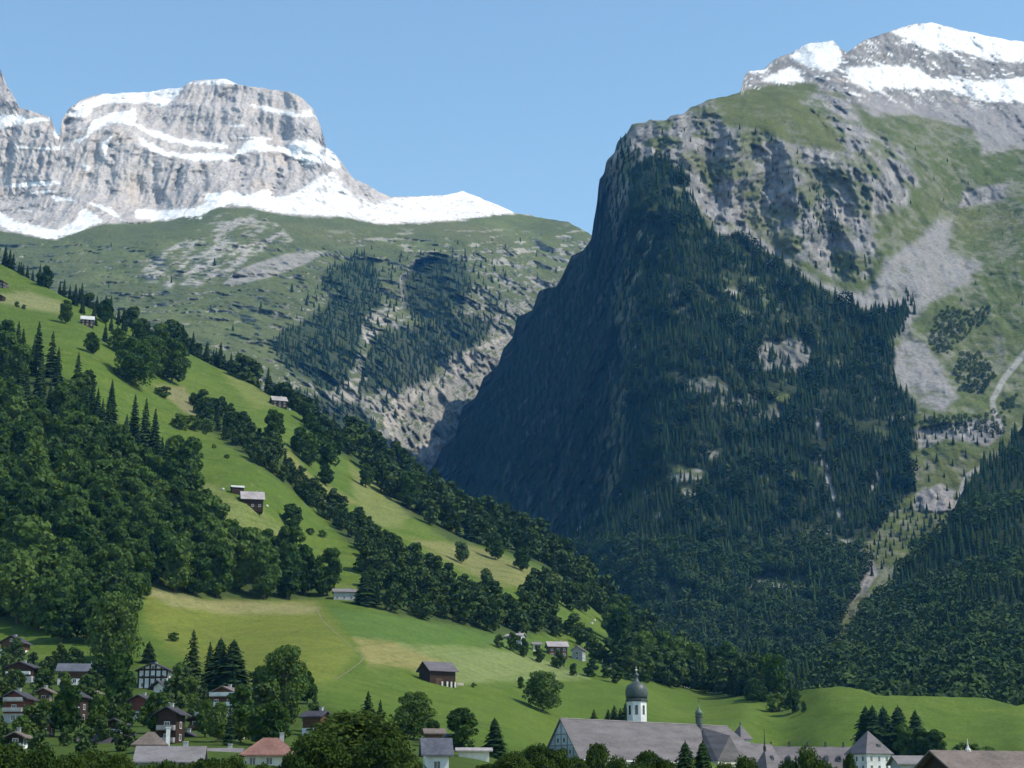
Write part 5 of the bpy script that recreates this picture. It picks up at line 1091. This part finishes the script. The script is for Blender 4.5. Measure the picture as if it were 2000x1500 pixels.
MB().lathe([(.5, hr - .2), (.5, hr + .1), (.22, hr + .5), (.12, hr + 1.0), (.03, hr + 1.9)], 8, -3.5, 0).build('finial', MT['stone'], rf)
H('side_barn', 'grey roofed shed between the pavilion and the dark barn', 1738, 1838, 1540, 1479, 10, 'grey_wall', 'r_grey', 'shed', k=.6, pitch=28, D=430, chimney=False)

# ------------------------------------------------------------------ the abbey
a0 = np.array(survey(1095, 1403, 600.0)); a1 = np.array(survey(1420, 1418, 652.0))
gz = A.on(1250, 615.0) - 1.0
rz = (a0[2] + a1[2]) / 2
yaw = math.atan2(a1[1] - a0[1], a1[0] - a0[0]); Lr = float(np.hypot(a1[0] - a0[0], a1[1] - a0[1]))
church = empty('abbey_church', (a0[0], a0[1], gz), yaw)   # origin under the left gable tip, X runs along the ridge
tag(church, 'long abbey church with grey roof, onion-domed tower and half-timbered gable', 'church')
hR = rz - gz; W2 = 9.6; hE = hR - 13.2                 # ridge and eaves height, half width
tilt = (a1[2] - a0[2]) / Lr
LT = Lr + 13.0
MB().box((LT / 2, 0, hE / 2 - 2), (LT - .6, 2 * W2 - 1.6, hE + 4)).build('wall', MT['cream'], church)
g = MB().add([(0.25, -W2 + .9, hE), (0.25, W2 - .9, hE), (0.25, 0, hR - .5), (.9, -W2 + .9, hE), (.9, W2 - .9, hE), (.9, 0, hR - .5)], [(0, 2, 1), (3, 4, 5), (0, 1, 4, 3), (1, 2, 5, 4), (2, 0, 3, 5)])
gb = g.build('gable_wall', MT['blue_grey'], church)
tb = MB()
for z in (hE + .3, hE + 4.4, hE + 8.0):
    hw = (W2 - .9) * (1 - (z - hE) / (hR - hE)); tb.box((.16, 0, z), (.16, 2 * hw, .26))
for y in (-6, -3, 0, 3, 6):
    top = hE + (hR - hE) * (1 - abs(y) / W2) - .6; tb.box((.14, y, (hE + top) / 2), (.14, .24, top - hE))
tb.build('timber_frame', MT['r_grey'], gb)
for y, z in ((-1.5, hE + 6.0), (1.5, hE + 6.0), (-4.4, hE + 2.2), (4.4, hE + 2.2), (0.0, hE + 2.2)):
    window(church, 'L', y, z, 1.0, 1.5, -.1)
th = .35
rv = [(-.4, -W2, hE - .2), (-.4, 0, hR), (-.4, W2, hE - .2), (Lr, 0, hR), (LT, -W2, hE - .2), (LT, W2, hE - .2)]
rv2 = [(x, y, z - th) for x, y, z in rv]
roof = MB().add(rv + rv2, [(0, 4, 3, 1), (1, 3, 5, 2), (3, 4, 5), (6, 7, 9, 10), (7, 8, 11, 9), (9, 11, 10), (0, 1, 7, 6), (1, 2, 8, 7), (0, 6, 10, 4), (4, 10, 11, 5), (2, 5, 11, 8)]).build('roof', MT['r_abbey'], church)
MB().box((LT / 2 - .4, -W2 - .12, hE - .45), (LT * .98, .35, .42)).build('gutter', MT['white'], church)
MB().box((Lr / 2, 0, hR + .06), (Lr, .5, .22)).build('ridge_cap', MT['r_pink'], roof)
for k in range(9):
    window(church, 'F', 6 + k * (LT - 12) / 8, hE - 4.0, 1.6, 4.2, W2 - .75)
# transept roof coming forward under the ridge turret
tx = Lr * .82
tv = [(tx, -1.5, hR - 1.0), (tx - 6.5, -W2 - 5, hE + .3), (tx + 6.5, -W2 - 5, hE + .3), (tx, -W2 - 5.0, hR - 4.2), (tx - 6.5, -W2 + 1.0, hE + .3), (tx + 6.5, -W2 + 1.0, hE + .3)]
MB().add(tv, [(0, 4, 1, 3), (0, 3, 2, 5), (1, 2, 3), (4, 5, 2, 1)]).build('transept_roof', MT['r_abbey'], church)
MB().box((tx, -W2 - 1.6, hE / 2 - 2), (12.2, 6.2, hE + 4.4)).build('transept_wall', MT['cream'], church)
# ridge turret
tur = MB().lathe([(1.25, hR - 1.6), (1.25, hR + 2.6), (1.55, hR + 2.7), (1.55, hR + 2.95), (1.05, hR + 3.2)], 8, tx, 0, .39).build('ridge_turret', MT['copper'], church)
MB().lathe([(1.05, hR + 3.2), (1.4, hR + 3.9), (1.35, hR + 4.5), (.75, hR + 5.1), (.45, hR + 5.5), (.40, hR + 6.1), (.18, hR + 6.5), (.05, hR + 7.6)], 12, tx, 0).build('turret_dome', MT['green_copper'], tur, True)
MB().box((tx, 0, hR + 8.2), (.10, .10, 1.7)).box((tx, 0, hR + 8.4), (.8, .1, .1)).build('cross', MT['iron'], tur)
# the tower with its onion dome
tw = np.array(survey(1244, 1402, 640.0)); s_, c_ = math.sin(yaw), math.cos(yaw)
dx, dy = tw[0] - a0[0], tw[1] - a0[1]; tX, tY = c_ * dx + s_ * dy, -s_ * dx + c_ * dy
zt = lambda py: float(survey(1244, py, 640.0)[2]) - gz
R = 3.7
tower = MB().lathe([(R, -3), (R, zt(1371))], 8, tX, tY, math.pi / 8).build('tower', MT['white'], church)
MB().lathe([(R + .1, zt(1371)), (R + .5, zt(1370)), (R + .55, zt(1367)), (R + .15, zt(1365.5))], 8, tX, tY, math.pi / 8).build('cornice', MT['copper'], tower)
dm = [(R - .1, zt(1365.5)), (R + .2, zt(1360)), (R + .32, zt(1353)), (R + .1, zt(1346)), (R - .35, zt(1339)), (R - 1.7, zt(1335)), (R - 2.6, zt(1331)), (R - 2.95, zt(1328)), (.62, zt(1326)), (.62, zt(1321)), (.95, zt(1320)), (.85, zt(1317)), (.3, zt(1314.5)), (.08, zt(1311))]
dome = MB().lathe(dm, 16, tX, tY, math.pi / 8).build('onion_dome', MT['copper'], tower, True)
MB().lathe([(.1, zt(1312)), (.5, zt(1309.5)), (.5, zt(1308.5)), (.1, zt(1306.5))], 10, tX, tY).build('ball', MT['gold'], dome, True)
MB().box((tX, tY, zt(1304)), (.10, .10, 1.1)).box((tX, tY, zt(1303.5)), (.5, .08, .08)).build('cross', MT['gold'], dome)
for k in range(8):
    ang = k * math.pi / 4; rr_ = R * math.cos(math.pi / 8) + .02
    o = MB().box((0, 0, 0), (.10, 1.0, 3.0)).box((-.03, 0, 1.55), (.12, .8, .4)).build('belfry_window', MT['glass'], tower)
    o.location = (tX + rr_ * math.cos(ang), tY + rr_ * math.sin(ang), zt(1388)); o.rotation_euler = (0, 0, ang)

# monastery wing, stair turret and pavilion right of the church
def wing(name, label, x0, x1, ry, ey, D0, D1, W, dormers, posts, roofm='r_abbey', hipend=False):
    p0 = np.array(survey(x0, ry, D0)); p1 = np.array(survey(x1, ry, D1)); g = A.on((x0 + x1) / 2, (D0 + D1) / 2) - 1
    yw = math.atan2(p1[1] - p0[1], p1[0] - p0[0]); L = float(np.hypot(*(p1 - p0)[:2])); hr = p0[2] - g
    drop = (ey - ry) * D0 / FOC * 1.25; he = hr - drop
    r = empty(name, (p0[0], p0[1], g), yw); tag(r, label, 'abbey wing')
    MB().box((L / 2, 0, he / 2 - 2), (L, W - 1.2, he + 4)).build('wall', MT['cream'], r)
    rf = gable_roof(L, W - 1.2, he, math.atan2(drop, W / 2), .5)
    rf.v = [(x + L / 2, y, z) for x, y, z in rf.v]
    ro = rf.build('roof', MT[roofm], r)
    gw = gable_wall(L - .2, W - 1.3, he - .3, he - .05, math.atan2(drop, W / 2)); gw.v = [(x + L / 2, y, z) for x, y, z in gw.v]; gw.build('gable_wall', MT['cream'], r)
    for k in range(dormers):
        x = (k + .6) / (dormers + .2) * L; z = he + drop * .42; y = -W / 2 * (1 - .42) - .3
        d = gable_wall(1.4, 1.6, -.8, .7, .6); d.v = [(yy, xx, zz) for xx, yy, zz in d.v]; d.f = [q[::-1] for q in d.f]; o = d.build('dormer', MT['r_slate'], ro); o.location = (x, y, z)
        MB().box((0, -.72, .05), (.9, .08, 1.0)).build('pane', MT['glass'], o)
    for k in range(posts):
        x = (k + .4) / posts * L
        MB().box((x, 0, hr + .5), (.55, .55, 1.6)).box((x, 0, hr + 1.36), (.7, .7, .14)).build('chimney', MT['r_dark'], ro)
    for k in range(max(2, int(L / 4))): window(r, 'F', (k + .5) / max(2, int(L / 4)) * L, he - 2.2, 1.1, 1.7, W / 2 - .58)
    return r
wing('abbey_wing', 'long grey-roofed abbey wing with ridge chimneys left of the pavilion', 1492, 1668, 1456, 1490, 700, 706, 15, 7, 5)
wing('choir_wing', 'short abbey roof with small hipped peak right of the church', 1432, 1505, 1446, 1490, 668, 690, 14, 2, 0)
def pyramid(name, label, x0, x1, ay, ey, D, wallm, roofm, rot, apex_x=None):
    px = (x0 + x1) / 2; a, b = sight(px, ey); m = D / FOC; g = A.on(px, D) - 1
    w = (x1 - x0) * m / (abs(math.cos(rot)) + abs(math.sin(rot)))
    r = empty(name, (float(a) * D, D, g), rot); tag(r, label, 'pavilion')
    he = EYE + float(b) * D - g; ha = EYE + float(sight(px, ay)[1]) * D - g; q = w / 2 - .7
    MB().box((0, 0, he / 2 - 2), (2 * q, 2 * q, he + 4)).build('wall', MT[wallm], r)
    h = w / 2
    ro = MB().add([(-h, -h, he), (h, -h, he), (h, h, he), (-h, h, he), (-h, -h, he + .3), (h, -h, he + .3), (h, h, he + .3), (-h, h, he + .3), (0, 0, ha)],
             [(0, 3, 2, 1), (0, 1, 5, 4), (1, 2, 6, 5), (2, 3, 7, 6), (3, 0, 4, 7), (4, 5, 8), (5, 6, 8), (6, 7, 8), (7, 4, 8)]).build('roof', MT[roofm], r)
    return r, ro, q, he, ha, h
pv, pro, q, he, ha, h = pyramid('abbey_pavilion', 'white corner pavilion with tall grey pyramid roof', 1652, 1742, 1427, 1474, 690, 'white', 'r_abbey', math.radians(28))
for z in (he - 1.7, he - 5.0):
    for u in (-q * .62, 0, q * .62):
        window(pv, 'F', u, z, 1.0, 1.7, q + .01); window(pv, 'R', u, z, 1.0, 1.7, q + .01); window(pv, 'L', u, z, 1.0, 1.7, q + .01)
o = MB().box((0, 0, 0), (1.5, 1.6, 1.3)).build('dormer', MT['r_slate'], pro); o.location = (1.2, -h * .62, he + (ha - he) * .36)
MB().box((0, -.82, 0), (.9, .06, .8)).build('pane', MT['glass'], o)
st, sro, q, he, ha, h = pyramid('hipped_turret', 'small peaked roof rising over the end of the abbey church', 1424, 1470, 1415, 1445, 690, 'cream', 'r_abbey', math.radians(38))
MB().lathe([(.3, ha - .3), (.35, ha + .5), (.05, ha + 1.2)], 8).build('finial', MT['r_slate'], sro)
st, sro, q, he, ha, h = pyramid('stair_turret', 'abbey stair turret with pointed roof and thin dark spire', 1470, 1520, 1464, 1506, 640, 'cream', 'r_abbey', math.radians(45))
MB().lathe([(.45, ha - .6), (.55, ha + 1.0), (.3, ha + 1.4), (.22, ha + 3.0), (.04, ha + 7.4)], 8).build('spire', MT['iron'], sro)

# ------------------------------------------------------------------ footpath across the meadow, power line poles
def strip(name, line, w):
    pts = []
    for (x0, y0), (x1, y1) in zip(line[:-1], line[1:]):
        n = max(2, int(math.hypot(x1 - x0, y1 - y0) / 3))
        for k in range(n): pts.append((x0 + (x1 - x0) * k / n, y0 + (y1 - y0) * k / n))
    pts.append(line[-1])
    P = A.at([p[0] for p in pts], [p[1] for p in pts]); P[:, 2] += 0.12
    T = np.gradient(P, axis=0); Nn = np.stack([-T[:, 1], T[:, 0], 0 * T[:, 0]], 1); Nn /= np.linalg.norm(Nn, axis=1)[:, None] + 1e-9
    v = []
    for p, n in zip(P, Nn): v += [p - n * w, p + n * w]
    f = [(2 * i, 2 * i + 1, 2 * i + 3, 2 * i + 2) for i in range(len(P) - 1)]
    o = mesh_obj(name, v, f, MT['track']); o['kind'] = 'structure'
    return o
strip('footpath', [(618, 1186), (628, 1210), (645, 1226), (668, 1248), (690, 1266), (704, 1276), (710, 1284), (704, 1294), (680, 1312), (655, 1328)], 0.36)
for i, (px, py, h, lab) in enumerate(((1193, 1330, 26, 'left leg pole of the faint power line frame at the wood edge'), (1208, 1332, 26, 'right pole of the faint power line frame at the wood edge'))):
    p = spot(px, py); hm = metres(h, p[1]); r = empty('power_pole', p); tag(r, lab, 'pole', 'power poles at the wood edge')
    MB().lathe([(.16, -.5), (.10, hm)], 7).build('pole', MT['grey_wall'], r); MB().box((0, 0, hm * .9), (2.4, .14, .14)).build('cross_arm', MT['grey_wall'], r)
for px, py, lab in ((435, 957, 'white boulder on the olive slope left of the farmhouse'), (521, 990, 'white boulder right of the pinkish-roofed farmhouse'), (1161, 1213, 'upper white boulder in the small green paddock'), (1156, 1219, 'lower white boulder in the small green paddock'), (565, 801, 'white boulder beside the crest chalet')):
    p = spot(px, py); b = MB().lathe([(.3, -.5), (1.1, .1), (.95, .8), (.4, 1.25), (.05, 1.35)], 9)
    v = [(x * (1 + .2 * math.sin(3 * x + 5 * z)), y * (1 + .2 * math.cos(4 * y + z)), z) for x, y, z in b.v]
    o = mesh_obj('boulder', v, b.f, MT['stone'], None, True); o.location = p; tag(o, lab, 'boulder')
# ================================================================== haze: one even body of air round everything
def haze_box():
    me = bpy.data.meshes.new('haze')
    x, y0, y1, z0, z1 = 3500, -900, 6900, -1500, 2700
    v = [(a, b, c) for a in (-x, x) for b in (y0, y1) for c in (z0, z1)]
    me.from_pydata(v, [], [(0, 1, 3, 2), (4, 6, 7, 5), (0, 4, 5, 1), (2, 3, 7, 6), (0, 2, 6, 4), (1, 5, 7, 3)])
    m = bpy.data.materials.new('haze'); m.use_nodes = True
    nt = m.node_tree; nt.nodes.clear()
    out = nt.nodes.new('ShaderNodeOutputMaterial'); pv = nt.nodes.new('ShaderNodeVolumePrincipled')
    pv.inputs['Color'].default_value = (0.09, 0.40, 1.0, 1)
    pv.inputs['Absorption Color'].default_value = (1, 1, 1, 1)   # air scatters, it does not absorb
    pv.inputs['Density'].default_value = HAZE
    pv.inputs['Anisotropy'].default_value = 0.0
    nt.links.new(pv.outputs[0], out.inputs['Volume'])
    me.materials.append(m)
    o = bpy.data.objects.new('haze', me); COL.objects.link(o); o['kind'] = 'stuff'
    o['label'] = 'thin blue haze in the valley air'; o['category'] = 'haze'
HAZE = 2.7e-5
haze_box()
